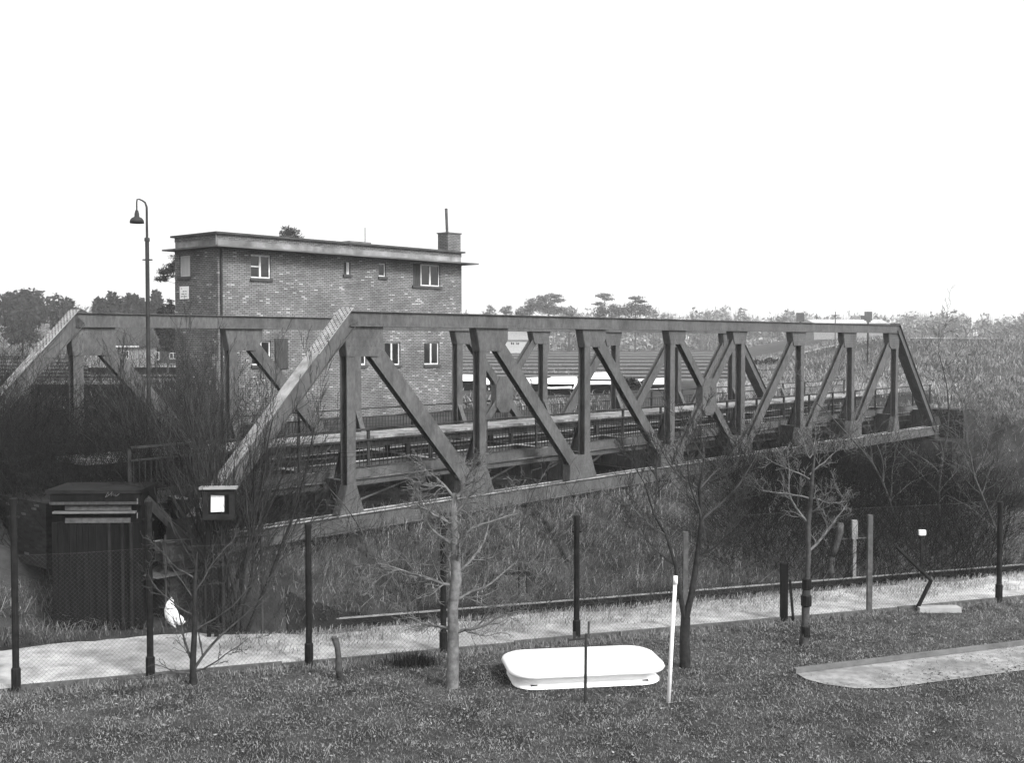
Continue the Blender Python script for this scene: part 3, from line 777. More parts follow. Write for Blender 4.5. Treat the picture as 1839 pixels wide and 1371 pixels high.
for i in range(len(PT) - 1):
    a, b_ = PT[i][0], PT[i + 1][0]; L = (b_ - a).length; d = (b_ - a) / L; off = Vector((-d.y, d.x, 0)) * .09
    mb = MB(); ms = .085; wr = .0016
    n = int(L / ms)
    for sgn in (1, -1):
        for k in range(-int(Hm / ms), n + int(Hm / ms)):
            e0 = k * ms; e1 = e0 + sgn * Hm; z0, z1 = .04, Hm
            # clip to panel
            x0, x1 = (e0, e1)
            t0, t1 = 0.0, 1.0
            for lim in (0, L):
                pass
            def tt(x): return (x - e0) / (e1 - e0)
            ta, tb = sorted((tt(0), tt(L))); t0 = max(0, ta); t1 = min(1, tb)
            if t1 - t0 < .02: continue
            p = a + off + d * (e0 + (e1 - e0) * t0); q = a + off + d * (e0 + (e1 - e0) * t1)
            zz0 = z0 + (z1 - z0) * t0; zz1 = z0 + (z1 - z0) * t1
            mb.tube([(p.x, p.y, zz0), (q.x, q.y, zz1)], wr, 3)
    mb.build('mesh_panel', M['wire'], fence)
    for zz in (.06, Hm):
        mb = MB(); mb.tube([a + off + Vector((0, 0, zz)), (a + b_) / 2 + off + Vector((0, 0, zz - .02)), b_ + off + Vector((0, 0, zz))], .004, 4)
        mb.build('line_wire', M['wire'], fence)
a, b_ = PT[0][0], PT[-1][0]; d = (b_ - a).normalized(); nv = Vector((-d.y, d.x, 0)); Lk = (b_ - a).length
k = 0.0; rs = random.Random(2); mb = MB()
while k < Lk:
    l_ = 2.4; c = a + d * (k + l_ / 2) + Vector((0, 0, .03 + rs.uniform(-.02, .02)))
    mb.obox(c, d, nv, Vector((0, 0, 1)), l_ / 2 - .01, .03, .07); k += l_
mb.build('kerb_board', M['post_concrete'], fence)

# ------------------------------------------------------------------ railway siding at the toe of the bank
def sid(e, s, z): 
    p = F0 + fe * e + fm * s; return Vector((p.x, p.y, z))
sd0 = sid(eB - .3, 4.45, 0)
siding = thing('rail_edging', 'old rail laid on stub posts as an edging along the foot of the grassy bank', 'rail edging', (sd0.x, sd0.y, -.38), math.atan2(fe.y, fe.x))
L_s = 44.0
mb = MB(); mb.box(0, L_s, -.035, .035, .155, .185); mb.build('rail_head', M['rail_steel'], siding)
mb = MB(); mb.box(0, L_s, -.009, .009, .05, .154); mb.box(0, L_s, -.065, .065, .02, .05); mb.build('rail_web', M['sleeper'], siding)
for i in range(26):
    x = .2 + i * 1.7; mb = MB(); mb.box(x - .05, x + .05, -.03, .06, -.4, .018); mb.build('stub_post', M['sleeper'], siding)

# ------------------------------------------------------------------ vegetation helpers
def rv3(r): 
    return Vector((r.gauss(0, 1), r.gauss(0, 1), r.gauss(0, 1))).normalized()
def grow(store, p, d, L, r, lev, rnd, kids, lenr=.6, ang=.7, curv=.25, up=.15, nseg=6, rr=.5, minr=.004, zmin=None):
    pts = [p.copy()]; rad = [r]; d = d.normalized(); seg = L / nseg
    for i in range(nseg):
        d = (d + rv3(rnd) * curv + Vector((0, 0, 1)) * up).normalized()
        p = p + d * seg; pts.append(p.copy()); rad.append(max(minr, r * (1 - .75 * (i + 1) / nseg)))
        if lev < len(kids):
            nk = kids[lev]; q = nk / nseg; c = int(q) + (rnd.random() < q - int(q))
            if i >= (1 if lev == 0 else 0):
                for _ in range(c):
                    ax = d.orthogonal().normalized(); ax = Matrix.Rotation(rnd.random() * 6.283, 3, d) @ ax
                    a = ang * (.7 + .6 * rnd.random())
                    nd_ = d * math.cos(a) + ax * math.sin(a)
                    grow(store, p, nd_, L * lenr * (.6 + .6 * rnd.random()) * (1 - .35 * i / nseg), max(minr, rad[-1] * rr * (.8 + .5 * rnd.random())), lev + 1, rnd, kids, lenr, ang, curv, up, max(3, nseg - 1), rr, minr)
    store.append((lev, pts, rad))
def bare_tree(name, label, cat, base, specs, mt, twig_mt, group=None, rnd=None, kside=7):
    """specs: list of stems (dir, L, r, kids, kwargs)"""
    t = thing(name, label, cat, base, 0, group); st = []
    for (p, d, L, r, kids, kw) in specs: grow(st, Vector(p), Vector(d), L, r, 0, rnd, kids, **kw)
    tr = MB(); cr = MB()
    for lev, pts, rad in st:
        if lev == 0: tr.tube(pts, rad, kside)
        elif lev == 1: cr.tube(pts, rad, 5)
        else: cr.tube(pts, rad, 3)
    tr.build('trunk', mt, t, smooth=True); cr.build('branches', twig_mt, t, smooth=True)
    return t

def scatter(n, fn, rnd):
    return [fn(rnd) for _ in range(n)]
def blades(name, P, Hh, Wd, lean, mt, seed=0, kind='stuff', leandir=None, parent=None):
    rs = np.random.RandomState(seed); n = len(P)
    th = rs.rand(n) * 2 * np.pi; side = np.stack([np.cos(th), np.sin(th), np.zeros(n)], 1)
    la = rs.rand(n) * 2 * np.pi; ld = np.stack([np.cos(la), np.sin(la), np.zeros(n)], 1)
    if leandir is not None:
        ld = ld * .6 + np.asarray(leandir)[None, :]
    H = Hh[0] + (Hh[1] - Hh[0]) * rs.rand(n) ** 1.6; L = lean * (.4 + rs.rand(n))
    wd = Wd * (.6 + .8 * rs.rand(n))
    mid = P + np.stack([np.zeros(n), np.zeros(n), H * .6], 1) + ld * (H * L * .35)[:, None]
    top = P + np.stack([np.zeros(n), np.zeros(n), H * (1 - .35 * np.minimum(L, 1.3))], 1) + ld * (H * L)[:, None]
    V = np.empty((n, 5, 3)); V[:, 0] = P - side * wd[:, None]; V[:, 1] = P + side * wd[:, None]
    V[:, 2] = mid + side * (wd * .7)[:, None]; V[:, 3] = mid - side * (wd * .7)[:, None]; V[:, 4] = top
    i = np.arange(n)[:, None] * 5
    me = bpy.data.meshes.new(name)
    me.vertices.add(n * 5); me.vertices.foreach_set('co', V.astype(np.float32).ravel())
    loops = np.concatenate([i + 0, i + 1, i + 2, i + 3, i + 3, i + 2, i + 4], 1).ravel()
    me.loops.add(n * 7); me.loops.foreach_set('vertex_index', loops.astype(np.int32))
    st = np.empty((n, 2), np.int32); st[:, 0] = np.arange(n) * 7; st[:, 1] = st[:, 0] + 4
    tot = np.tile(np.array([4, 3], np.int32), n)
    me.polygons.add(n * 2); me.polygons.foreach_set('loop_start', st.ravel()); me.polygons.foreach_set('loop_total', tot)
    me.update(calc_edges=True); me.validate()
    me.materials.append(mt); o = bpy.data.objects.new(name, me); C.objects.link(o)
    if parent: o.parent = parent
    if kind: tag(o, kind=kind)
    return o
def region(n, e0, e1, s0, s1, cond=None, seed=0):
    rs = np.random.RandomState(seed); e = e0 + (e1 - e0) * rs.rand(n); s = s0 + (s1 - s0) * rs.rand(n)
    X = F0.x + fe.x * e + fm.x * s; Y = F0.y + fe.y * e + fm.y * s
    if cond is not None:
        k = cond(e, s, X, Y, rs); X, Y = X[k], Y[k]
    return np.stack([X, Y, ground_z(X, Y)], 1)
def ab_of(X, Y):
    return (X - P0.x) * un.x + (Y - P0.y) * un.y, (X - P0.x) * nn.x + (Y - P0.y) * nn.y

# bank grass: from the toe of the bank up to and past the bridge line
def c_bank(e, s, X, Y, rs):
    a, b = ab_of(X, Y); left = 1 - sstep(e, eB - 3.5, eB + 1.6); stoe = 4.55 - 1.2 * left
    cl = noise2(X, Y, 1.7, 1, 11); dk = 1 - .93 * sstep(a, 3.9 * PL, 4.8 * PL) * sstep(s, 5.0, 6.5)
    return (s > stoe) & (b < 3.0) & (rs.rand(len(e)) < np.clip(.75 + .5 * cl, .25, 1) * dk)
P = region(330000, -14, 36, 3.2, 28, c_bank, 1)
o = blades('bank_grass', P, (.10, .5), .0065, 1.4, M['grass_bank'], 2, leandir=(.25, -.55, 0)); tag(o, 'long dead grass lying over the railway bank', 'grass')
P = region(95000, -14, 36, 4.4, 26, c_bank, 41)
o = blades('bank_grass', P, (.15, .7), .0045, 1.9, M['grass_pale'], 5, leandir=(.25, -.3, 0)); tag(o, 'pale straw stalks scattered through the bank grass', 'grass')
# verge between path and track: pale tufts
def c_verge(e, s, X, Y, rs):
    cl = noise2(X, Y, 1.3, 1, 21); k = (e > eB - 2.5)
    edge = 1.55 + .5 * cl + .6 * rs.randn(len(e)) ** 1
    return k & (s > edge) & (rs.rand(len(e)) < .8)
P = region(60000, eB - 3, 34, .7, 2.55, c_verge, 6)
o = blades('verge_grass', P, (.03, .24), .007, .9, M['grass_pale'], 7, leandir=(.35, -.1, 0)); tag(o, 'pale dry grass along the far edge of the sandy path', 'grass')
# garden grass and leaf litter
P = region(200000, -8, 22, -9.5, -.05, None, 8)
o = blades('garden_grass', P, (.015, .075), .0045, 1.1, M['grass_garden'], 9); tag(o, 'short rough grass of the garden in front of the fence', 'grass')
P = region(18000, -8, 22, -9.5, -.0, None, 10)
P[:, 2] += .012
rs = np.random.RandomState(3); n = len(P)
th = rs.rand(n) * 6.28; ca, sa = np.cos(th), np.sin(th); sz = .012 + .028 * rs.rand(n)
V = np.empty((n, 4, 3))
for k, (x, y) in enumerate(((-1, 0), (0, -.6), (1, 0), (0, .6))):
    V[:, k, 0] = P[:, 0] + (x * ca - y * sa) * sz; V[:, k, 1] = P[:, 1] + (x * sa + y * ca) * sz; V[:, k, 2] = P[:, 2] + rs.rand(n) * .03
me = bpy.data.meshes.new('leaf_litter'); me.from_pydata(V.reshape(-1, 3).tolist(), [], [(4 * i, 4 * i + 1, 4 * i + 2, 4 * i + 3) for i in range(n)]); me.materials.append(M['leaf'])
o = bpy.data.objects.new('leaf_litter', me); C.objects.link(o); tag(o, 'dead leaves scattered over the garden grass', 'leaves', kind='stuff')

def c_tuft(e, s, X, Y, rs):
    return rs.rand(len(e)) < np.clip(noise2(X, Y, 2.6, 1, 51) * 1.1 - .55, 0, 1)
P = region(32000, -8, 22, -9.5, -.1, c_tuft, 52)
o = blades('garden_grass', P, (.05, .17), .0045, .9, M['grass_garden'], 53); tag(o, 'rough clumps of taller dry grass in the garden', 'grass')
P = region(9000, -8, 22, -.45, .12, None, 54)
o = blades('garden_grass', P, (.04, .2), .006, .7, M['grass_garden'], 55); tag(o, 'uneven grass growing against the foot of the fence', 'grass')
# thicket of thin stems on the left and under the right end
def thicket(name, label, n, fn, hgt, seed, mt, lean=.5):
    rnd = random.Random(seed); mb = MB()
    for _ in range(n):
        x, y = fn(rnd); z = float(ground_z(np.array(x), np.array(y))); H = rnd.uniform(*hgt)
        d = Vector((rnd.gauss(0, lean), rnd.gauss(0, lean * .6), 1)).normalized(); p = Vector((x, y, z - .05))
        pts = [p.copy()]; L = H / 5; r0 = rnd.uniform(.004, .011)
        for i in range(5):
            d = (d + rv3(rnd) * .16).normalized(); p = p + d * L; pts.append(p.copy())
            if i > 0:
                q = p + (d + rv3(rnd) * .9).normalized() * H * .22; q2 = q + (d + rv3(rnd) * .6).normalized() * H * .12
                mb.tube([p, q, q2], [r0 * .5, r0 * .35, .0015], 3)
        mb.tube(pts, [r0 * (1 - .14 * i) for i in range(6)], 3)
    o = mb.build(name, mt); tag(o, label, 'undergrowth', kind='stuff'); return o
def fl(px0, px1, y0, y1):
    def f(r):
        Y = r.uniform(y0, y1); px = r.uniform(px0, px1); return ((px - PW / 2) / FPX * Y, Y)
    return f
thicket('thicket', 'dense dark thicket of bare stems at the left end of the bridge', 3200, fl(-60, 470, 26.9, 30.5), (1.2, 3.8), 1, M['thicket'])
thicket('thicket', 'tangle of thin bare stems behind the left end of the bridge', 2000, fl(-80, 420, 30, 44), (1.5, 4.2), 2, M['thicket'])
thicket('thicket', 'brambles and saplings under the right end of the bridge', 3600, fl(1290, 1800, 31.5, 44), (.8, 3.0), 3, M['scrub_shaded'], .95)
thicket('thicket', 'sparse young stems growing on the grass bank', 700, fl(430, 1300, 27.5, 36), (.4, 1.5), 4, M['twig'])
thicket('thicket', 'pale stalks along the edge of the trackbed', 160, fl(560, 1450, 27.2, 30.0), (.5, 1.2), 5, M['twig_pale'], .25)

# multi-stem willow in front of the left end post
rnd = random.Random(12)
wb = at(402, 1120, 25.3); wz = h1(wb.x, wb.y)
st = []
for i in range(15):
    tx = -1.3 + 2.9 * i / 14 + rnd.uniform(-.1, .1)
    st.append(((rnd.uniform(-.5, .55), rnd.uniform(-.25, .25), -.1), (tx * .62, rnd.uniform(-.35, .35), 2.6), rnd.uniform(3.8, 5.6), rnd.uniform(.025, .055), (12, 8, 4), dict(lenr=.42, ang=.38, curv=.10, up=.07, nseg=9, rr=.42, minr=.0042)))
bare_tree('willow_shrub', 'big bare many stemmed shrub in front of the left bridge end post', 'shrub', (wb.x, wb.y, wz), st, M['bark_dark'], M['twig'], rnd=rnd)
rnd = random.Random(31)
wb = at(300, 1060, 28.5); wz = h1(wb.x, wb.y); st = []
for i in range(8):
    st.append(((rnd.uniform(-.4, .4), 0, 0), (rnd.uniform(-.8, .8), rnd.uniform(-.3, .3), 2.6), rnd.uniform(3.0, 4.4), .032, (11, 8, 4), dict(lenr=.42, ang=.4, curv=.13, up=.05, nseg=8, rr=.42, minr=.0045)))
bare_tree('willow_shrub', 'bare shrub behind the notice case, below the lamp post', 'shrub', (wb.x, wb.y, wz), st, M['bark_dark'], M['twig'], rnd=rnd)

# fruit trees in the garden
def base_at(px, py): 
    p = g(px, py, 0); return (p.x, p.y, 0.0)
rnd = random.Random(77)
# pale spurred tree in front of bridge post
b_ = base_at(812, 1236); Yb = b_[1]; top = at(822, 893, Yb).z
tk = [Vector((0, 0, -.1)), Vector((.02, 0, .9)), Vector((.01, 0, 1.5)), Vector((.08, 0, 2.0)), Vector((.06, 0, 2.7)), Vector((.03, .02, 3.2)), Vector((.06, .02, 3.6)), Vector((.1, 0, top))]
t = thing('fruit_tree', 'pale barked bare fruit tree with crooked branches left of the white tub', 'tree', b_)
mb = MB(); mb.tube(tk, [.125, .105, .10, .10, .088, .066, .04, .015], 9); mb.build('trunk', M['bark_light'], t, smooth=True)
stt = []
specs = [(1.0, (.9, .1, .35), 1.5), (1.05, (-.6, .2, .5), .9), (1.9, (-1, .1, .35), 1.5), (1.6, (.9, -.1, .6), 1.4), (2.1, (.8, .3, .7), 1.4), (2.6, (-.8, -.2, .5), 1.2), (2.7, (.9, .2, .9), 1.3), (3.0, (-.7, .3, .6), 1.0), (3.2, (.7, -.2, .8), 1.0), (3.5, (-.9, .1, .6), .9), (3.6, (.9, .1, .7), .8), (2.3, (.3, -.8, .5), 1.0), (1.8, (-.2, .8, .6), 1.0)]
for z, d, L in specs:
    i = max(j for j in range(len(tk)) if tk[j].z <= z); p = tk[i].lerp(tk[min(i + 1, len(tk) - 1)], (z - tk[i].z) / max(.01, tk[min(i + 1, len(tk) - 1)].z - tk[i].z))
    grow(stt, p, Vector(d), L, .036, 1, rnd, (0, 9, 6, 3), .56, .8, .30, .04, 7, .55, .0045)
mb = MB()
for lev, pts, rad in stt: mb.tube(pts, rad, 5 if lev < 2 else 3)
mb.build('branches', M['bark_light'], t, smooth=True)
# forked dark tree behind the white pole
b_ = base_at(1231, 1200)
bare_tree('fruit_tree', 'dark bare tree with a low V fork right of the white pole', 'tree', b_, [], M['bark_dark'], M['twig'], rnd=rnd) if False else None
t = thing('fruit_tree', 'dark bare tree with a low V fork right of the white pole', 'tree', b_)
mb = MB(); mb.tube([(0, 0, -.1), (-.02, 0, .5), (.0, 0, 1.0)], [.115, .10, .095], 9)
s1 = [(.0, 0, .95), (.12, 0, 1.5), (.22, .02, 2.2), (.30, .03, 2.9), (.26, .05, 3.5), (.34, .05, 4.1)]
s2 = [(-.02, 0, .95), (-.12, .0, 1.5), (-.2, 0, 2.0), (-.38, .05, 2.6), (-.62, .1, 3.0), (-.8, .1, 3.6)]
mb.tube(s1, [.07, .06, .05, .042, .03, .012], 8); mb.tube(s2, [.06, .045, .035, .028, .02, .01], 8)
mb.build('trunk', M['bark_dark'], t, smooth=True)
stt = []
for (p, d, L, r) in ((s1[3], (1, .2, .5), 1.8, .03), (s1[3], (-.4, -.1, 1), 1.6, .03), (s1[2], (1, -.2, .3), 1.4, .022), (s1[4], (.8, .2, .8), 1.3, .022), (s2[3], (-1, .1, .5), 1.3, .02),
                     (s2[4], (.1, .2, 1), 1.2, .02), (s2[2], (-.9, .4, .4), 1.2, .018), (s1[5], (.2, 0, 1), 1.0, .014), (s1[5], (-.7, .2, .8), 1.1, .014), (s2[5], (-.4, 0, 1), .9, .012), (s1[4], (-.9, .2, .5), 1.2, .02)):
    grow(stt, Vector(p), Vector(d), L, r, 1, rnd, (0, 11, 7, 3), .5, .65, .2, .12, 7, .5, .004)
mb = MB()
for lev, pts, rad in stt: mb.tube(pts, rad, 5 if lev < 2 else 3)
mb.build('branches', M['twig'], t, smooth=True)
# pollarded tree at the right
b_ = base_at(1443, 1160)
t = thing('fruit_tree', 'bare tree with dark bandaged trunk base and pale crooked upper limbs', 'tree', b_)
mb = MB(); tk = [(0, 0, -.05), (.03, 0, .5), (.05, 0, 1.0), (.07, 0, 1.5), (.09, 0, 2.0), (.07, 0, 2.5), (.12, 0, 3.0), (.15, 0, 3.5), (.2, 0, 4.05)]
mb.tube(tk, [.10, .075, .095, .06, .05, .055, .05, .04, .015], 9); mb.build('trunk', M['bark_mid'], t, smooth=True)
for z, r in ((.3, .1), (.95, .115), (1.3, .10)):
    mb = MB(); mb.lathe([(r * .8, -.12), (r, -.1), (r, .1), (r * .8, .12)], (.03 + .02 * z, 0, z), 10); mb.build('tree_wrap', M['post_dark'], t)
stt = []
for (z, d, L, r) in ((2.0, (1, .1, .35), 1.4, .032), (2.55, (-1, .1, .55), 1.5, .03), (3.1, (-.9, .2, .4), 1.1, .022), (3.1, (.8, .3, -.1), .9, .018), (3.5, (-.8, 0, .6), .9, .02), (3.6, (.9, .1, .5), 1.0, .02), (3.95, (-.5, 0, 1), .6, .014), (3.95, (.7, 0, .8), .6, .014), (2.8, (.6, -.6, .6), .9, .016)):
    grow(stt, Vector((.1, 0, z)), Vector(d), L, r, 1, rnd, (0, 9, 6, 2), .45, .8, .3, .1, 7, .55, .005)
mb = MB()
for lev, pts, rad in stt: mb.tube(pts, rad, 5 if lev < 2 else 3)
mb.build('branches', M['bark_light'], t, smooth=True)
# small tree at the lower left
b_ = base_at(347, 1230)
t = thing('fruit_tree', 'small bare dark tree branching near the ground at the lower left', 'tree', b_)
mb = MB(); mb.tube([(0, 0, -.1), (.0, 0, .45), (.04, 0, 1.1), (.05, 0, 1.9), (.1, 0, 2.5)], [.075, .06, .05, .04, .012], 8); mb.build('trunk', M['bark_dark'], t, smooth=True)
stt = []
for (z, d, L, r) in ((.3, (1, .1, .95), 1.9, .032), (.35, (-.8, .1, .9), 1.4, .028), (.2, (-1, -.2, .25), 1.3, .025), (.25, (1, -.1, .25), 1.2, .02), (1.0, (1, 0, .6), 1.5, .024), (1.3, (-.9, .1, .4), 1.2, .02), (1.7, (.5, .1, 1), 1.2, .02), (2.0, (-.9, 0, .4), 1.1, .02), (1.6, (-.6, 0, .9), 1.0, .018)):
    grow(stt, Vector((.03, 0, z)), Vector(d), L, r, 1, rnd, (0, 7, 5, 2), .42, .7, .22, .05, 7, .5, .0045)
mb = MB()
for lev, pts, rad in stt: mb.tube(pts, rad, 5 if lev < 2 else 3)
mb.build('branches', M['bark_mid'], t, smooth=True)
# leaning pale bare trees at the right bank, in front of the bridge end
rnd = random.Random(91)
for (px, py, Y, dr, L, lab) in ((1612, 1010, 36, (-.6, .1, 2.2), 5.6, 'leaning pale bare tree below the right end of the bridge'),
                                (1690, 1000, 37, (-.7, .1, 2.2), 6.0, 'bare tree leaning in from the right edge under the bridge end'),
                                (1270, 1010, 33, (-.1, .1, 2), 3.2, 'thin bare sapling on the bank left of the dark bridge opening'),
                                (930, 1010, 31, (.4, .1, 1.6), 2.4, 'small bare sapling on the bank above the little dark frame'),
                                (660, 1090, 29, (.1, .1, 2), 2.4, 'wispy pale sapling on the bank between the two dark fence posts'),
                                (1800, 1010, 34, (-.2, .1, 2), 5.0, 'tall bare tree at the far right beyond the path')):
    p = at(px, py, Y); z = h1(p.x, p.y)
    big = L > 4
    bare_tree('bare_tree', lab, 'tree', (p.x, p.y, z), [((0, 0, -.1), dr, L, .05 if big else .025, (15, 8, 4) if big else (10, 6, 2), dict(lenr=.42, ang=.75, curv=.2, up=.03, nseg=9, rr=.42, minr=.005))], M['bark_mid'], M['twig_pale'] if px != 1270 else M['twig'], rnd=rnd)

# ------------------------------------------------------------------ hut at the lower left
hb = g(215, 1133, 0); hut_rz = R(2)
hut = thing('timber_hut', 'dark tarred plank hut with louvred opening at the lower left corner', 'hut', (hb.x, hb.y, 0), hut_rz)
sc_ = hb.y / FPX
hx = lambda px: (px - 215) * sc_
hz = lambda py: (1133 - py) * sc_
x0, x1 = hx(95), hx(256)
mb = MB(); mb.box(x0, x1, .06, 1.3, 0, hz(884)); mb.build('wall', M['wood_dark'], hut)
mb = MB(); xx = x0
rs = random.Random(9)
while xx < x1 - .1:
    wv = rs.uniform(.12, .16)
    if hx(182) > xx or True: mb.box(xx, xx + wv - .012, .02 + rs.uniform(0, .02), .058, .04, hz(937))
    xx += wv
mb.build('planks', M['wood_dark'], hut)
mb = MB()
for px in (199, 222, 238): mb.box(hx(px) - .03, hx(px) + .03, -.04, .018, .04, hz(937))
mb.build('cover_battens', M['batten'], hut)
mb = MB(); mb.box(x0 - .1, x1 + .02, -.06, 1.4, hz(883.5), hz(877)); mb.build('roof', M['batten'], hut)
mb = MB(); mb.box(x0, x1, -.05, .02, hz(905), hz(885)); mb.build('fascia', M['wood_dark'], hut)
mb = MB(); mb.box(hx(95), hx(250), -.08, .055, hz(903), hz(898)); mb.build('lintel', M['wood_grey'], hut)
mb = MB(); mb.box(hx(120), hx(238), .0, .05, hz(914), hz(906)); mb.box(hx(120), hx(236), .0, .05, hz(937), hz(928)); mb.build('louvre', M['post_concrete'], hut)
mb = MB(); mb.box(hx(100), hx(247), -.10, .055, hz(919), hz(915.5)); mb.build('sill', M['concrete'], hut)
mb = MB(); pts = [(194, 890), (199, 880), (200, 886), (196, 889), (203, 884), (206, 879), (204, 888), (208, 883), (209, 888), (212, 884), (212, 888), (216, 886), (219, 883)]
mb.tube([(hx(a), -.058, hz(b_)) for a, b_ in pts], .006, 4); mb.build('painted_script', M['concrete'], hut)
mb = MB(); mb.tube([(hx(251), -.07, hz(892)), (hx(251), -.07, hz(902))], .014, 6, True); mb.tube([(hx(250.5), -.07, hz(918)), (hx(250.5), -.07, hz(928))], .012, 6, True); mb.build('hinge', M['concrete'], hut)
mb = MB(); mb.bar((hx(257), .3, hz(897)), (hx(372), 1.0, hz(1040)), .17, .14, Vector((0, 1, 0))); mb.build('raking_brace', M['wood_grey'], hut)

# ------------------------------------------------------------------ notice case on posts
nb = g(396, 1110, 0); nY = 24.4; s_ = nY / FPX
nc = thing('notice_case', 'dark wooden notice case with a white paper behind glass on two posts', 'notice board', (at(394, 1110, nY).x, nY, 0), R(4))
nx = lambda px: (px - 394) * s_
nz = lambda py: at(0, py, nY).z
mb = MB()
X0, X1, Z0, Z1 = nx(366), nx(423), nz(934), nz(879)
mb.box(X0, X1, .04, .16, Z0, Z1); mb.build('back', M['wood_dark'], nc)
mb = MB(); fw = .115
mb.box(X0, X0 + fw, -.03, .038, Z0, Z1); mb.box(X1 - fw, X1, -.03, .038, Z0, Z1); mb.box(X0 + fw, X1 - fw, -.03, .038, Z0, Z0 + fw); mb.box(X0 + fw, X1 - fw, -.03, .038, Z1 - fw, Z1)
mb.build('frame', M['batten'], nc)
mb = MB(); mb.box(nx(361), nx(427), -.09, .2, Z1 + .002, Z1 + .05); mb.build('roof', M['concrete_light'], nc)
mb = MB(); mb.add([(nx(380), .032, nz(920.5)), (nx(403.5), .032, nz(920)), (nx(404), .032, nz(891)), (nx(380.5), .032, nz(890))], [(0, 1, 2, 3)]); mb.add([(nx(380), .036, nz(920.5)), (nx(403.5), .036, nz(920)), (nx(404), .036, nz(891)), (nx(380.5), .036, nz(890))], [(3, 2, 1, 0)])
mb.build('paper_sheet', M['paper'], nc)
mb = MB(); rs = random.Random(8)
for q in range(9):
    zz = nz(894 + q * 2.7); x_ = nx(383)
    while x_ < nx(400): l_ = rs.uniform(.01, .05); mb.box(x_, min(x_ + l_, nx(401)), .0305, .0318, zz, zz + .004); x_ += l_ + .015
mb.build('printed_lines', M['concrete'], nc)
for px in (372, 385):
    mb = MB(); mb.box(nx(px) - .04, nx(px) + .04, .165, .24, -.1, Z1 - .1); mb.build('post', M['wood_dark'], nc)

# handrail of grey poles behind the notice case
hr = thing('pole_barrier', 'low barrier of thin grey poles between the notice case and bank', 'barrier', (at(400, 1000, 25.4).x, 25.4, 0))
hxx = lambda px: (px - 400) / FPX * 25.4
hzz = lambda py: at(0, py, 25.4).z
mb = MB(); mb.tube([(hxx(288), 0, hzz(973)), (hxx(480), 0, hzz(962))], .028, 7, True); mb.build('rail', M['wood_grey'], hr)
for px in (296, 368, 410, 470):
    mb = MB(); mb.tube([(hxx(px), .02, -.1), (hxx(px), .02, hzz(962))], .03, 7, True); mb.build('post', M['wood_grey'], hr)

# white sheet caught in the little tree
ws = g(312, 1150, 0); Yw = 23.4
sh = MB(); kx2 = Yw / FPX
out_ = [(307, 1075), (299, 1085), (294, 1098), (295, 1111), (301, 1122), (309, 1129), (315, 1132), (314, 1126), (325, 1127), (332, 1121), (328, 1113), (320, 1106), (317, 1099), (312, 1090), (310, 1080)]
org = at(312, 1105, Yw)
V = [(0, -.05, 0)]; n = len(out_)
for ring, (sc2, dy) in enumerate(((.45, -.045), (.8, -.02), (1, .03))):
    for i, (a, b_) in enumerate(out_):
        V.append(((a - 312) * kx2 * sc2, dy + .015 * math.sin(i * 2.3 + ring), -(b_ - 1107) * kx2 * sc2))
F = [(0, 1 + i, 1 + (i + 1) % n) for i in range(n)]
for r_ in range(2):
    for i in range(n):
        j = (i + 1) % n; a = 1 + r_ * n; F.append((a + i, a + n + i, a + n + j, a + j))
V += [(x, .06, z) for x, y, z in V[1 + 2 * n:1 + 3 * n]]; a = 1 + 2 * n
for i in range(n): j = (i + 1) % n; F.append((a + i, a + n + i, a + n + j, a + j))
F.append(tuple(range(a + n, a + 2 * n))[::-1])
sh.add(V, F); o = sh.build('plastic_bag', M['white'], smooth=True); o.location = org
tag(o, 'crumpled white plastic bag caught in the small tree by the hut', 'plastic bag')

# ------------------------------------------------------------------ garden things
# white tub, upside down
def rrect(hx_, hy_, r, n=8):
    P_ = []
    for (cx, cy, a0) in ((hx_ - r, hy_ - r, 0), (-hx_ + r, hy_ - r, 90), (-hx_ + r, -hy_ + r, 180), (hx_ - r, -hy_ + r, 270)):
        for i in range(n + 1):
            a = R(a0 + 90 * i / n); P_.append((cx + r * math.cos(a), cy + r * math.sin(a)))
    return P_
tz = .34
tc_ = (g(904, 1192, tz) + g(1184, 1178, tz)) / 2
tub = thing('garden_tub', 'large white upturned tub with rounded corners lying on the garden grass', 'tub', (tc_.x, tc_.y + .02, 0), R(9))
rings = [(1.0, tz - .02, .0), (.97, tz + .01, 0), (.85, tz + .035, 0), (.4, tz + .05, 0)]
mb = MB(); hx_, hy_ = 1.50, .86
prof_ = [(1.0, 0.02, -.10), (1.0, .05, -.10), (1.0, .10, -.22), (1.0, tz - .14, -.14), (1.0, tz - .1, -.02), (1.0, tz - .06, 0), (1.0, tz - .01, -.02), (1, tz + .015, -.08), (1, tz + .03, -.3), (1, tz + .04, -.6)]
base = 0; cnt = None
for (q, z, ins) in prof_:
    rr_ = rrect(hx_ + ins, hy_ + ins, max(.08, min(.52 + ins, hy_ + ins - .01)), 8); cnt = len(rr_)
    for x, y in rr_: mb.v.append((x, y, z))
for i in range(len(prof_) - 1):
    for j in range(cnt):
        a = i * cnt + j; b2 = i * cnt + (j + 1) % cnt; mb.f.append((a, b2, b2 + cnt, a + cnt))
mb.f.append(tuple((len(prof_) - 1) * cnt + j for j in range(cnt)))
mb.build('basin', M['white'], tub, smooth=True)
mb = MB()
for sx in (-1.05, 1.05): mb.box(sx - .06, sx + .06, -.7, .7, .0, .09)
mb.build('timber_bearer', M['wood_grey'], tub)
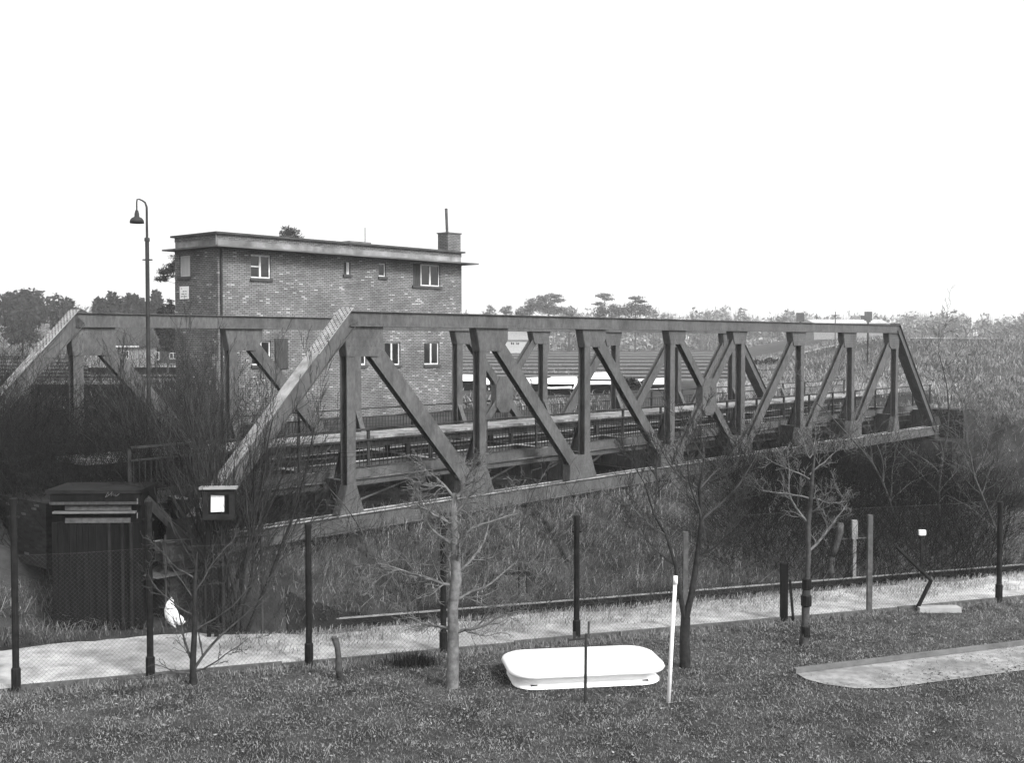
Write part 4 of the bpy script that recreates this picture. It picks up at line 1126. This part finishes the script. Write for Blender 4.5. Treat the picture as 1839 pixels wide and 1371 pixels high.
# stand pipe in front of the tub
sp0 = g(1051, 1262, 0); Ys = sp0.y; kk = Ys / FPX
tap = thing('standpipe', 'thin grey standpipe with a crossbar in front of the white tub', 'standpipe', (sp0.x, Ys, 0))
zq = lambda py: at(0, py, Ys).z
mb = MB(); mb.tube([(0, 0, 0), (.01, 0, zq(1150)), (.02, 0, zq(1139))], [.028, .026, .026], 8, True); mb.build('pipe', M['steel_dark'], tap)
mb = MB(); mb.bar((-.30, 0, zq(1150)), (.03, 0, zq(1147)), .035, .035, Vector((0, 1, 0))); mb.box(-.22, -.17, -.02, .02, zq(1149), zq(1136)); mb.box(-.31, -.29, -.015, .015, zq(1155), zq(1147)); mb.build('crossbar', M['steel_dark'], tap)
mb = MB(); mb.tube([(.055, 0, zq(1140)), (.06, 0, zq(1117))], .02, 7, True); mb.build('tap_handle', M['wood_grey'], tap)
# white pole
wp = g(1200, 1262, 0); kk2 = wp.y / FPX
mb = MB(); tt_ = at(1213, 1040, wp.y); mb.tube([(0, 0, -.1), ((tt_.x - wp.x) * .55, 0, tt_.z * .55), (tt_.x - wp.x, 0, tt_.z)], [.04, .036, .034], 10, True)
mb.lathe([(.0, .05), (.04, .045), (.042, -.1), (.034, -.1)], (tt_.x - wp.x, 0, tt_.z), 10)
o = mb.build('white_pole', M['white'], smooth=True); o.location = (wp.x, wp.y, 0); tag(o, 'slightly leaning white painted pole right of the white tub', 'pole')
# bent stump by the fence
sp1 = g(612, 1222, 0)
mb = MB(); k3 = sp1.y / FPX; q = [(612, 1222), (608, 1200), (608, 1180), (606, 1162), (602, 1148)]
mb.tube([((a - 612) * k3, 0, at(0, b_, sp1.y).z) for a, b_ in q], [.075, .065, .055, .055, .07], 8, True)
mb.tube([((602 - 612) * k3, 0, at(0, 1149, sp1.y).z), ((598 - 612) * k3 - .02, 0, at(0, 1145, sp1.y).z)], [.07, .03], 7, True)
o = mb.build('tree_stump', M['bark_mid'], smooth=True); o.location = sp1; tag(o, 'short bent grey tree stump beside the chain link fence', 'stump')
# dry tuft by the fence
rs = np.random.RandomState(9); c = g(745, 1196, 0)
Pt = np.stack([c.x + rs.randn(420) * .22, c.y + rs.randn(420) * .1, np.zeros(420)], 1)
Pt -= np.array([c.x, c.y, 0])
o = blades('grass_tuft', Pt, (.15, .38), .008, .5, M['bark_dark'], 3, kind=None); o.location = (c.x, c.y, 0); tag(o, 'dark dry plant tuft at the fence left of the fruit tree', 'plant')
# little dark frame on the bank
fb = ground_hit(915, 1068); k4 = fb.y / FPX
fr = thing('steel_trestle', 'small dark steel frame standing on the grass bank', 'frame', (fb.x, fb.y, fb.z))
hz4 = lambda py: at(0, py, fb.y).z - fb.z
mb = MB(); mb.bar(((885 - 915) * k4, 0, hz4(1033)), ((947 - 915) * k4, 0, hz4(1029)), .06, .06, Vector((0, 1, 0))); mb.build('top_rail', M['post_dark'], fr)
for px, tp in ((890, 1032), (932, 1019), (946, 1029)):
    mb = MB(); x = (px - 915) * k4; mb.box(x - .02, x + .02, -.02, .02, -.3, hz4(tp)); mb.build('leg', M['post_dark'], fr)
# dark groove of a path down the bank, drawn as a near-black tube
pA = ground_hit(945, 912); pB = ground_hit(1018, 1012)
mb = MB(); n_ = 14; pts = []
for i in range(n_ + 1):
    q = pA.lerp(pB, i / n_); q.z = h1(q.x, q.y) + .03; pts.append(q - pA)
mb.tube(pts, .07, 6, True); o = mb.build('bank_groove', M['post_dark']); o.location = pA; tag(o, 'thin dark groove running diagonally down the grass bank', 'pipe')
# broken concrete stumps with a bar, right
cs = ground_hit(1520, 1030); Yc = 32.0
cx_ = at(1520, 1000, Yc); cz = h1(cx_.x, cx_.y); k5 = Yc / FPX
wk = thing('broken_post', 'pale curved broken post in the dark scrub at the right', 'post', (cx_.x, Yc, cz))
zz5 = lambda py: at(0, py, Yc).z - cz
mb = MB(); q = [(1494, 1000, .09), (1500, 985, .085), (1505, 968, .09), (1508, 955, .1), (1509, 940, .09)]
mb.tube([((a - 1520) * k5, 0, zz5(b_)) for a, b_, r in q], [r for a, b_, r in q], 8, True); mb.tube([((1494 - 1520) * k5, 0, zz5(1001)), ((1492 - 1520) * k5, 0, -.2)], [.09, .09], 8, True); mb.build('post', M['post_concrete'], wk, smooth=True)
wk2 = thing('broken_post', 'short pale square broken post beside the curved one at the right', 'post', (cx_.x, Yc, cz))
mb = MB(); mb.box((1529 - 1520) * k5, (1539 - 1520) * k5, -.07, .07, zz5(968), zz5(935)); mb.box((1531 - 1520) * k5, (1537 - 1520) * k5, -.06, .06, -.3, zz5(968) - .002); mb.build('post', M['concrete_light'], wk2)
mb = MB(); mb.tube([((1508 - 1520) * k5, 0.1, zz5(971)), ((1566 - 1520) * k5, .1, zz5(967))], .025, 6, True); mb.build('cross_bar', M['post_concrete'], wk2)
# white meter box at the right edge
q = at(1656, 957, 31.5); gz = h1(q.x, q.y)
mb = MB(); mb.box(-.09, .09, -.06, .06, q.z - gz - .07, q.z - gz + .07); t = thing('marker_post', 'small white topped marker post in the scrub at the right edge', 'marker', (q.x, q.y, gz)); mb.build('marker_head', M['white'], t)
mb = MB(); mb.box(-.035, .035, -.03, .03, -.1, q.z - gz - .072); mb.build('post', M['post_dark'], t)
# braced dark pole at right end of fence
q0 = g(1645, 1098, 0); kq = q0.y / FPX
br_ = thing('fence_brace', 'dark raking pole brace at the right end of the path fence', 'brace', (q0.x, q0.y, 0))
mb = MB(); mb.tube([(0, 0, 0), ((1672 - 1645) * kq, 0, at(0, 1042, q0.y).z)], .05, 8, True); mb.tube([((1672 - 1645) * kq, 0, at(0, 1042, q0.y).z - .02), ((1608 - 1645) * kq, 0, at(0, 983, q0.y).z)], .04, 8, True); mb.build('pole', M['post_dark'], br_)
mb = MB(); mb.box(.02, 1.0, -.2, .1, .0, .12); mb.build('footing', M['concrete_light'], br_)
# garden path and its kerb, lower right
kA, kB = g(1440, 1208, 0), g(1700, 1176, 0); kd = (kB - kA).normalized(); kn = Vector((kd.y, -kd.x, 0))
mb = MB(); a = kA - kd * .2; b2 = kB + kd * 14
poly = [a + kn * .12, b2 + kn * .12, b2 + kn * 1.5, a + kd * 1.0 + kn * 1.5, a + kd * .45 + kn * 1.3, a + kd * .1 + kn * .9, a - kd * .05 + kn * .5]
mb.add([(v.x, v.y, .026) for v in poly], [tuple(range(len(poly)))[::-1]])
M['paving'] = mat('worn_paving', .14, .28, rough=.95, scale=1.1, detail=10, bump=.4, bscale=14, second=(6, .8, 1.15))
o = mb.build('garden_path', M['paving']); tag(o, kind='structure')
mb = MB(); c = (a + b2) / 2 + kn * .05; mb.obox((c.x, c.y, .03), kd, kn, Vector((0, 0, 1)), (b2 - a).length / 2, .05, .08); o = mb.build('garden_kerb', M['concrete']); tag(o, kind='structure')

# ------------------------------------------------------------------ background
# foliage card trees
def crown_mesh(mb, c, rx, ry, rz_, n, rnd, sz=.35, clumps=10):
    cl = []
    for _ in range(clumps):
        d = rv3(rnd); rr_ = rnd.random() ** .5
        cl.append((Vector((c[0] + d.x * rx * rr_ * .75, c[1] + d.y * ry * rr_ * .75, c[2] + d.z * rz_ * rr_ * .75)), rnd.uniform(.28, .5)))
    for i in range(n):
        cc, s_ = cl[i % clumps]; d = rv3(rnd) * (rnd.random() ** .4)
        p = cc + Vector((d.x * rx * s_, d.y * ry * s_, d.z * rz_ * s_ * .8))
        a = rv3(rnd) * sz * rnd.uniform(.5, 1.2); b2 = rv3(rnd) * sz * rnd.uniform(.3, .9)
        mb.add([p - a, p + b2, p + a, p - b2 * .7], [(0, 1, 2, 3)])
def leafy_tree(name, label, px, ytop, ybot, Y, wpx, mt, seed, n=700, gr=None, sz=.35, clumps=14, flat=1.0, zbase=None, rot=0):
    rnd = random.Random(seed); p = at(px, 600, Y); z0 = h1(p.x, p.y); zt_ = at(px, ytop, Y).z; zb_ = max(at(px, ybot, Y).z, z0 + .5); k = Y / FPX
    t = thing(name, label, 'tree', (p.x, p.y, z0), 0, gr)
    cz_ = (zt_ + zb_) / 2 - z0; hz_ = (zt_ - zb_) / 2
    mb = MB(); mb.tube([(0, 0, -.2), (.1, 0, cz_ * .6), (-.05, 0, cz_ + hz_ * .3)], [k * 2.2, k * 1.6, k * .5], 6)
    for q in range(6):
        d = rv3(rnd); mb.tube([(0, 0, cz_ - hz_ * .6 + q * hz_ * .15), (d.x * wpx * k * .3, d.y * wpx * k * .3, cz_ + hz_ * (-.2 + .12 * q))], [k * .8, k * .3], 4)
    mb.build('trunk', M['bark_mid'], t)
    mb = MB(); crown_mesh(mb, (0, 0, cz_), wpx * k / 2, wpx * k / 2, hz_, n, rnd, sz, clumps); mb.build('crown', mt, t)
    return t
def pine(label, px, ytop, ybot, Y, wpx, seed, lobes, gr=None, mt=None):
    """scots pine: bare trunk, flat layered crown; lobes (dx,dy,w,h) in px"""
    rnd = random.Random(seed); p = at(px, 600, Y); z0 = h1(p.x, p.y); k = Y / FPX; zp = lambda py: at(0, py, Y).z - z0
    t = thing('pine_tree', label, 'tree', (p.x, p.y, z0), 0, gr)
    mb = MB(); mb.tube([(0, 0, -.2), (.15 * k, 0, zp(ybot)), (0, 0, zp(ytop) * .97)], [k * 1.5, k * 1.1, k * .4], 6)
    for (dx, dy, w_, h_) in lobes: mb.tube([(0, 0, zp(ytop + dy + h_ + 3)), (dx * k * .6, 0, zp(ytop + dy + h_)), (dx * k, 0, zp(ytop + dy + h_ * .5))], [k * .7, k * .45, k * .2], 4)
    mb.build('trunk', M['bark_mid'], t)
    mb = MB()
    for (dx, dy, w_, h_) in lobes:
        crown_mesh(mb, (dx * k, rnd.uniform(-1, 1) * w_ * k * .2, zp(ytop + dy + h_ / 2)), w_ * k * .62, w_ * k / 2, h_ * k * .62, int(160 + w_ * h_ * 1.9), rnd, 1.7 * k, 22)
    mb.build('crown', mt or M['hazed_pine'], t); return t
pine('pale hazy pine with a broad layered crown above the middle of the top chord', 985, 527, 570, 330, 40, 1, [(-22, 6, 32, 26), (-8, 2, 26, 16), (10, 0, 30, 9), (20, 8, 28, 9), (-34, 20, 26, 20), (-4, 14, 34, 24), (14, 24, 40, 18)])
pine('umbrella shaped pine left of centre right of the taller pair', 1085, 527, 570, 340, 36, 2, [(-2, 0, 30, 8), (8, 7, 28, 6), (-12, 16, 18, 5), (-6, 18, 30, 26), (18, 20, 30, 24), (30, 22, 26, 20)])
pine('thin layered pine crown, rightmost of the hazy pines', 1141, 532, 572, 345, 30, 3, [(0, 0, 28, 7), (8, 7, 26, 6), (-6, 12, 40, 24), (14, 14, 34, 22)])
leafy_tree('broadleaf_tree', 'rounded hazy tree right beside the brick building', 880, 545, 575, 360, 22, M['hazed_green'], 4, 260, sz=.8)
leafy_tree('broadleaf_tree', 'small round hazy tree between the building and the pines', 909, 546, 572, 350, 24, M['hazed_green'], 5, 260, sz=.8)
leafy_tree('broadleaf_tree', 'low hazy tree left of the broad pine', 936, 550, 575, 345, 26, M['hazed_green'], 6, 260, sz=.8)
leafy_tree('broadleaf_tree', 'low rounded hazy tree right of the broad pine', 1022, 549, 575, 350, 40, M['hazed_green'], 7, 300, sz=.8)
# left trees
for i, (px, yt, w_, Y, lab) in enumerate(((120, 520, 60, 225, 'dark tree at the far left beyond the print edge'), (40, 512, 90, 230, 'wide dark tree at the extreme left horizon'), (185, 518, 34, 220, 'dark tree at the left behind the far chord'), (212, 512, 44, 215, 'tall rounded dark tree left of the lamp post'), (244, 514, 38, 222, 'rounded dark tree behind the lamp post'), (276, 520, 36, 225, 'dark tree right of the lamp post'))):
    leafy_tree('broadleaf_tree', lab, px, yt, 625, Y, w_ * 1.2, M['left_trees'], 20 + i, 4200, sz=.65, clumps=34)
leafy_tree('broadleaf_tree', 'dark dense round tree touching the left wall of the brick building', 300, 532, 640, 120, 46, M['needles'], 30, 4200, sz=.28, clumps=34)
pine('dark pine with drooping boughs sticking out behind the left wall', 340, 440, 520, 100, 60, 31, [(-14, 18, 40, 24), (-30, 30, 40, 22), (-40, 44, 36, 16), (-48, 56, 24, 12), (5, 4, 50, 40)], mt=M['needles'])
pine('pine crown just showing above the flat roof', 518, 409, 470, 130, 44, 32, [(0, 0, 40, 22), (6, 14, 60, 30)], mt=M['needles'])
# hazy wood mass
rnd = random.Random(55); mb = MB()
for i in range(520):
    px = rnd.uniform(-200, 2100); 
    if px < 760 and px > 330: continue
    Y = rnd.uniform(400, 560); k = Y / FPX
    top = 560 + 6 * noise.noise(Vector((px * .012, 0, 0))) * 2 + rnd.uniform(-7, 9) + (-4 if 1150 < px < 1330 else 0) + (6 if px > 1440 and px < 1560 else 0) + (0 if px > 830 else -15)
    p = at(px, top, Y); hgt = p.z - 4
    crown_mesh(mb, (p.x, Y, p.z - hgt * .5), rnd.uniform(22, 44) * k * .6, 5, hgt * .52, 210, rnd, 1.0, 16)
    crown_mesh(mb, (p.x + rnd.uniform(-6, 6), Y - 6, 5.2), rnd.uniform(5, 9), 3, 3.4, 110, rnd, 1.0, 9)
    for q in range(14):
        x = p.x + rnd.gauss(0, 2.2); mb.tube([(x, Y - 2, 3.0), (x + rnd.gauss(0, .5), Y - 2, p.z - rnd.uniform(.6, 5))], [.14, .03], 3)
o = mb.build('far_wood', M['hazed_green']); tag(o, 'hazy continuous line of far bare woodland along the horizon', 'wood', kind='stuff')
# hedge row / scrub in front of wood, and reeds on the right slope
rs = np.random.RandomState(12); n = 60000
Y = 95 + 115 * rs.rand(n) ** 1.3; X = Y * (.19 + .32 * rs.rand(n)); cl = noise2(X, Y, .12, 1, 31); k = rs.rand(n) < np.clip(.5 + .6 * cl, .1, 1); X, Y = X[k], Y[k]
n3 = 10; Y3 = 52 + 48 * rs.rand(n3); X3 = Y3 * (.385 + .2 * rs.rand(n3)); X = np.concatenate([X, X3]); Y = np.concatenate([Y, Y3])
n3 = 90000; Y3 = 50 + 52 * rs.rand(n3); X3 = Y3 * (.385 + .2 * rs.rand(n3)); cl = noise2(X3, Y3, .5, 1, 35); k3 = rs.rand(n3) < np.clip(.5 + .5 * cl, .1, 1); X3, Y3 = X3[k3], Y3[k3]
o = blades('slope_grass', np.stack([X3, Y3, ground_z(X3, Y3)], 1), (.1, .55), .011, 1.1, M['grass_bank'], 44); tag(o, 'rough dead grass on the slope beyond the right end of the bridge', 'grass')
o = blades('slope_scrub', np.stack([X, Y, ground_z(X, Y)], 1), (.2, 1.0), .035, .9, M['far_twigs'], 4); tag(o, 'grey scrub covering the slope beyond the bridge at the right', 'scrub')
n = 30000; Y = 64 + 26 * rs.rand(n); X = Y * (.17 + .22 * rs.rand(n)); cl = noise2(X, Y, .2, 1, 33); k = (rs.rand(n) < np.clip(.55 + .6 * cl, .0, 1)); X, Y = X[k], Y[k]
o = blades('reed_bed', np.stack([X, Y, ground_z(X, Y)], 1), (.25, .85), .02, .7, M['grass_pale'], 6); tag(o, 'pale dry reeds behind the bridge at the right', 'reeds')
n = 40000; Y = 62 + 120 * rs.rand(n) ** 1.5; X = Y * (-.5 + .6 * rs.rand(n)); cl = noise2(X, Y, .15, 1, 71); k = rs.rand(n) < np.clip(.45 + .8 * cl, .0, 1); X, Y = X[k], Y[k]
o = blades('yard_weeds', np.stack([X, Y, ground_z(X, Y)], 1), (.1, .6), .03, .8, M['far_twigs'], 8); tag(o, 'rough weeds of the railway yard behind the bridge', 'weeds')

# railway tracks of the yard
tr0 = None
ylist = [683, 676, 669, 662, 655, 649, 643, 638, 634]
for i, py in enumerate(ylist):
    Y = (CAMZ - 2.8) * FPX / (py - HZ)
    if tr0 is None:
        tr0 = thing('railway_track', 'nearest of the parallel railway tracks crossing the yard behind the bridge', 'railway track', (0, Y, 2.8), R(-1.5), 'parallel tracks of the yard')
        for sx in (-.72, .72):
            mb = MB(); mb.box(-90, 160, sx - .04, sx + .04, .17, .31); mb.build('rail', M['rail_paint'], tr0)
        mb = MB(); mb.prism([(-90, 0)] * 0 or [(-90, -.1), (160, -.1), (160, .16), (-90, .16)], -1.7, 1.7); mb.build('ballast_bed', M['ballast'], tr0)
        tr = tr0
    else:
        tr = copy_tree(tr0); tr['label'] = ['', 'second', 'third', 'fourth', 'fifth', 'sixth', 'seventh', 'eighth', 'farthest'][i] + ' of the parallel railway tracks counted from the bridge across the yard'; tr.location = (0, Y, 2.8)
        s3 = 1 + i * .12; tr.scale = (1 + i * .12, s3, 1.0)
tag(tr0, group='parallel tracks of the yard')

# stacks of timber and pale boards
def stack(label, px, ytop, ybot, wpx, seed, mt_top, mt_body, rz=0, layers=6):
    Y = (CAMZ - 2.8) * FPX / (ybot - HZ); k = Y / FPX; p = at(px, ybot, Y); rnd = random.Random(seed); H = (ybot - ytop) * k; Wd = wpx * k
    z0 = h1(p.x, p.y)
    t = thing('board_stack', label, 'board stack', (p.x, p.y, z0), R(rz), None)
    mb = MB(); 
    for l_ in range(layers):
        z = .05 + (H * .8) * l_ / layers
        for q in range(5):
            mb.box(-Wd / 2 + rnd.uniform(-.15, .1), Wd / 2 + rnd.uniform(-.1, .2), q * .45, q * .45 + .42, z, z + H * .7 / layers)
    mb.build('boards', mt_body, t)
    mb = MB()
    for q in range(6):
        a = rnd.uniform(-.12, .12); z = H * .82 + q * .025
        mb.obox((rnd.uniform(-.2, .2), 1.0 + rnd.uniform(-.5, .5), z), Vector((math.cos(a), math.sin(a), rnd.uniform(-.04, .04))).normalized(), Vector((-math.sin(a), math.cos(a) * .9, .42)).normalized(), Vector((0, -.42, .9)).normalized(), Wd / 2, .75, .012)
    mb.build('top_sheets', mt_top, t); return t
stack('low stack with a snow white top sheet beside the brick building', 836, 682, 702, 24, 1, M['white'], M['wood_dark'])
stack('small white topped box stack seen through the near truss', 874, 690, 703, 9, 2, M['white'], M['wood_dark'])
stack('short stack of pale sheets left of the biggest pile', 964, 688, 704, 15, 3, M['white_dirty'], M['wood_dark'], 10)
stack('widest pile of white boards seen through the middle of the bridge', 1006, 686, 710, 46, 4, M['white'], M['wood_dark'], -8)
stack('pile with a bright long white board right of the widest pile', 1078, 676, 708, 46, 5, M['white'], M['wood_dark'], -10)
stack('dark stack with a thin pale edge before the slope', 1190, 690, 702, 56, 6, M['white_dirty'], M['wood_dark'], 8)
# dark heap
hp = at(1138, 695, 84); rnd = random.Random(3)
mb = MB(); crown_mesh(mb, (0, 0, .3), 1.5, 1.2, .75, 700, rnd, .22, 14); o = mb.build('scrap_heap', M['thicket']); o.location = (hp.x, hp.y, 2.8); tag(o, 'dark scrap heap right of the white board piles', 'heap')
hp = at(1395, 628, 150); mb = MB(); crown_mesh(mb, (0, 0, .3), 3.5, 2, 1.1, 500, rnd, .35, 14); o = mb.build('scrap_heap', M['thicket']); o.location = (hp.x, hp.y, h1(hp.x, hp.y)); tag(o, 'dark distant heap on the slope below the pale road', 'heap')

# houses
def house(label, px0, px1, yridge, yeave, ybase, Y, roof_mt, wall_mt, wins, depth=7.0, eave_mt=None, hip=.0, rz=0):
    k = Y / FPX; p = at((px0 + px1) / 2, 600, Y); zb_ = 2.2; t = thing('house', label, 'house', (p.x, p.y, zb_), rz)
    hw = (px1 - px0) / 2 * k; ze = at(0, yeave, Y).z - zb_; zr = at(0, yridge, Y + depth / 2).z - zb_
    mb = MB(); mb.box(-hw, hw, 0, depth, 0, ze)
    if hip <= 0: mb.prism([(0, 0)] * 0 or [(-1, 0), (1, 0), (1, .01)], 0, 0) if False else None
    mb.add([(-hw, 0, ze), (-hw, depth, ze), (-hw, depth / 2, zr - .1), (hw, 0, ze), (hw, depth, ze), (hw, depth / 2, zr - .1)], [(0, 1, 2), (5, 4, 3)]) if hip <= 0 else None
    mb.build('wall', wall_mt, t)
    mb = MB(); o2 = .4; hx2 = hw + o2; hp_ = hip * k
    V = [(-hx2, -o2, ze - .05), (hx2, -o2, ze - .05), (hx2, depth + o2, ze - .05), (-hx2, depth + o2, ze - .05), (-hx2 + hp_, depth / 2, zr), (hx2 - hp_, depth / 2, zr)]
    V2 = [(x, y, z + .18) for x, y, z in V]
    mb.add(V + V2, [(0, 1, 5, 4)[::-1], (2, 3, 4, 5)[::-1], (6, 7, 11, 10), (8, 9, 10, 11), (0, 1, 7, 6), (2, 3, 9, 8), (1, 2, 8, 7), (3, 0, 6, 9), (7, 8, 11), (9, 6, 10)])
    mb.build('roof', roof_mt, t)
    if eave_mt:
        mb = MB(); mb.box(-hx2, hx2, -o2 - .06, -o2 - .01, ze - .08, ze + .16); mb.build('eaves_board', eave_mt, t)
    for (a, b2, c, d) in wins:
        mid = (px0 + px1) / 2; mb = MB(); mb.box((a - mid) * k, (b2 - mid) * k, -.06, -.01, at(0, d, Y).z - zb_, at(0, c, Y).z - zb_); f_ = mb.build('window', M['white_paint'], t)
        mb = MB(); w2 = (b2 - a) * k; h2 = (at(0, c, Y).z - at(0, d, Y).z)
        for q in (0, 1): mb.box((a - mid) * k + w2 * (.08 + q * .48), (a - mid) * k + w2 * (.44 + q * .48), -.075, -.062, at(0, d, Y).z - zb_ + h2 * .1, at(0, c, Y).z - zb_ - h2 * .1)
        mb.build('pane', M['glass'], f_)
    return t
house('pale walled house with dark hipped roof and white eaves at the left', 130, 246, 586, 623, 650, 165, M['tile'], M['render_pale'], [(222, 231, 630, 645)], 9, M['white_paint'], 0)
house('dark low house with a white framed window behind the lamp post', 250, 322, 588, 626, 650, 178, M['tile'], M['wood_grey'], [(268, 286, 632, 647), (258, 263, 632, 648), (304, 318, 634, 645)], 8)
house('hazy white house with a pale roof between the truss posts', 880, 950, 588, 611, 625, 330, M['render_pale'], M['render_white'], [(917, 924, 614, 620), (927, 933, 614, 620)], 10)
house('long pale depot on the horizon behind the right end of the bridge', 1462, 1592, 575, 581, 606, 300, M['render_white'], M['render_pale'], [], 12)
# low white edged loading bank at the left
lw = at(262, 655, 120); t = thing('loading_bank', 'low loading bank with a white edge in front of the left houses', 'platform', (lw.x, lw.y, 2.7), R(1)); kq = 120 / FPX
mb = MB(); mb.box(-6, 4, 0, 3, 0, .9); mb.build('wall', M['wood_dark'], t)
mb = MB(); mb.box(-6, 4, -.1, 3, .904, 1.04); mb.build('coping', M['concrete_light'], t)
lw = at(200, 690, 75); t = thing('loading_bank', 'low dark wall with pale coping behind the far truss at the left', 'platform', (lw.x, lw.y, 2.6), R(-1))
mb = MB(); mb.box(-5, 1.6, 0, 2, 0, .95); mb.build('wall', M['wood_dark'], t); mb = MB(); mb.box(-5, 1.6, -.1, 2, .954, 1.1); mb.build('coping', M['concrete_light'], t)
# signals seen above the right part of the chord
def signal(label, px, ytop, ybot, Y, two):
    p = at(px, 600, Y); z0 = h1(p.x, p.y); k = Y / FPX; t = thing('railway_signal', label, 'signal', (p.x, p.y, z0), 0, None)
    zp = lambda py: at(0, py, Y).z - z0
    mb = MB(); mb.tube([(0, 0, -.2), (0, 0, zp(ybot))], .07, 8); mb.tube([(0, .2, -.2), (0, .2, zp(ytop + 4))], .04, 6); mb.build('mast', M['post_dark'], t)
    mb = MB(); mb.box(-6.5 * k, 6.5 * k, -.12, .12, zp(ybot), zp(ytop))
    if two: mb.box(-13 * k, -6.6 * k, -.1, .1, zp(ybot - 2), zp(ytop + 7)) ; mb.box(-3 * k, 4 * k, -.1, .1, zp(ybot + 3), zp(ybot) - .002)
    mb.build('signal_board', M['steel'], t)
    mb = MB()
    for q in range(6): mb.box(.5, .54, .05 + 0, .12, 0, .02) if False else None
    for q in range(int(zp(ybot) / .35)): mb.box(-.2, .2, .19, .21, q * .35, q * .35 + .025)
    mb.build('ladder_rungs', M['post_dark'], t)
signal('boxy railway signal head seen above the chord, the left one', 1437, 562, 578, 125, False)
signal('railway signal with a double box head above the bridge right end', 1559, 560, 576, 128, True)
# utility poles in the haze
for i, (px, yt, yb, Y, lab) in enumerate(((1500, 560, 628, 140, 'thin pole rising beside the pale depot'), (1538, 590, 625, 230, 'thin distant pole right of the pale depot pole'))):
    p = at(px, 600, Y); z0 = h1(p.x, p.y); t = thing('utility_pole', lab, 'pole', (p.x, p.y, z0)); mb = MB(); zt_ = at(px, yt, Y).z - z0
    mb.tube([(0, 0, -.2), (0, 0, zt_)], [.07, .05], 6, True); mb.build('pole', M['post_concrete'], t)
    mb = MB(); mb.box(-.5, .5, -.04, .04, zt_ - .5, zt_ - .4); mb.build('cross_arm', M['post_concrete'], t)
# pale road on the slope
rp = []
for px, py, Y in ((1340, 606, 175), (1420, 607, 180), (1500, 606, 178), (1580, 600, 176), (1660, 590, 172), (1900, 580, 170)):
    p = at(px, py, Y); rp.append(p)
mb = MB(); n_ = 40
for i in range(len(rp) - 1):
    for q in range(8):
        a = rp[i].lerp(rp[i + 1], q / 8); b2 = rp[i].lerp(rp[i + 1], (q + 1) / 8)
        V = []
        for (pp, dy) in ((a, -7), (b2, -7), (b2, 2), (a, 2)):
            V.append((pp.x, pp.y + dy, h1(pp.x, pp.y + dy) + .12))
        mb.add(V, [(0, 1, 2, 3)])
o = mb.build('road', M['concrete_light']); tag(o, kind='structure')

# ------------------------------------------------------------------ haze
hz_m = bpy.data.materials.new('haze'); hz_m.use_nodes = True; N = hz_m.node_tree; N.nodes.remove(N.nodes['Principled BSDF'])
pv = N.nodes.new('ShaderNodeVolumePrincipled'); pv.inputs['Color'].default_value = (.95, .95, .95, 1); pv.inputs['Density'].default_value = .00055; pv.inputs['Anisotropy'].default_value = .3
N.links.new(pv.outputs[0], N.nodes['Material Output'].inputs['Volume'])
mb = MB(); mb.box(-950, 950, -70, 1700, -5.5, 45); o = mb.build('haze', hz_m); tag(o, 'thin pale haze over the whole place', 'haze', kind='stuff')
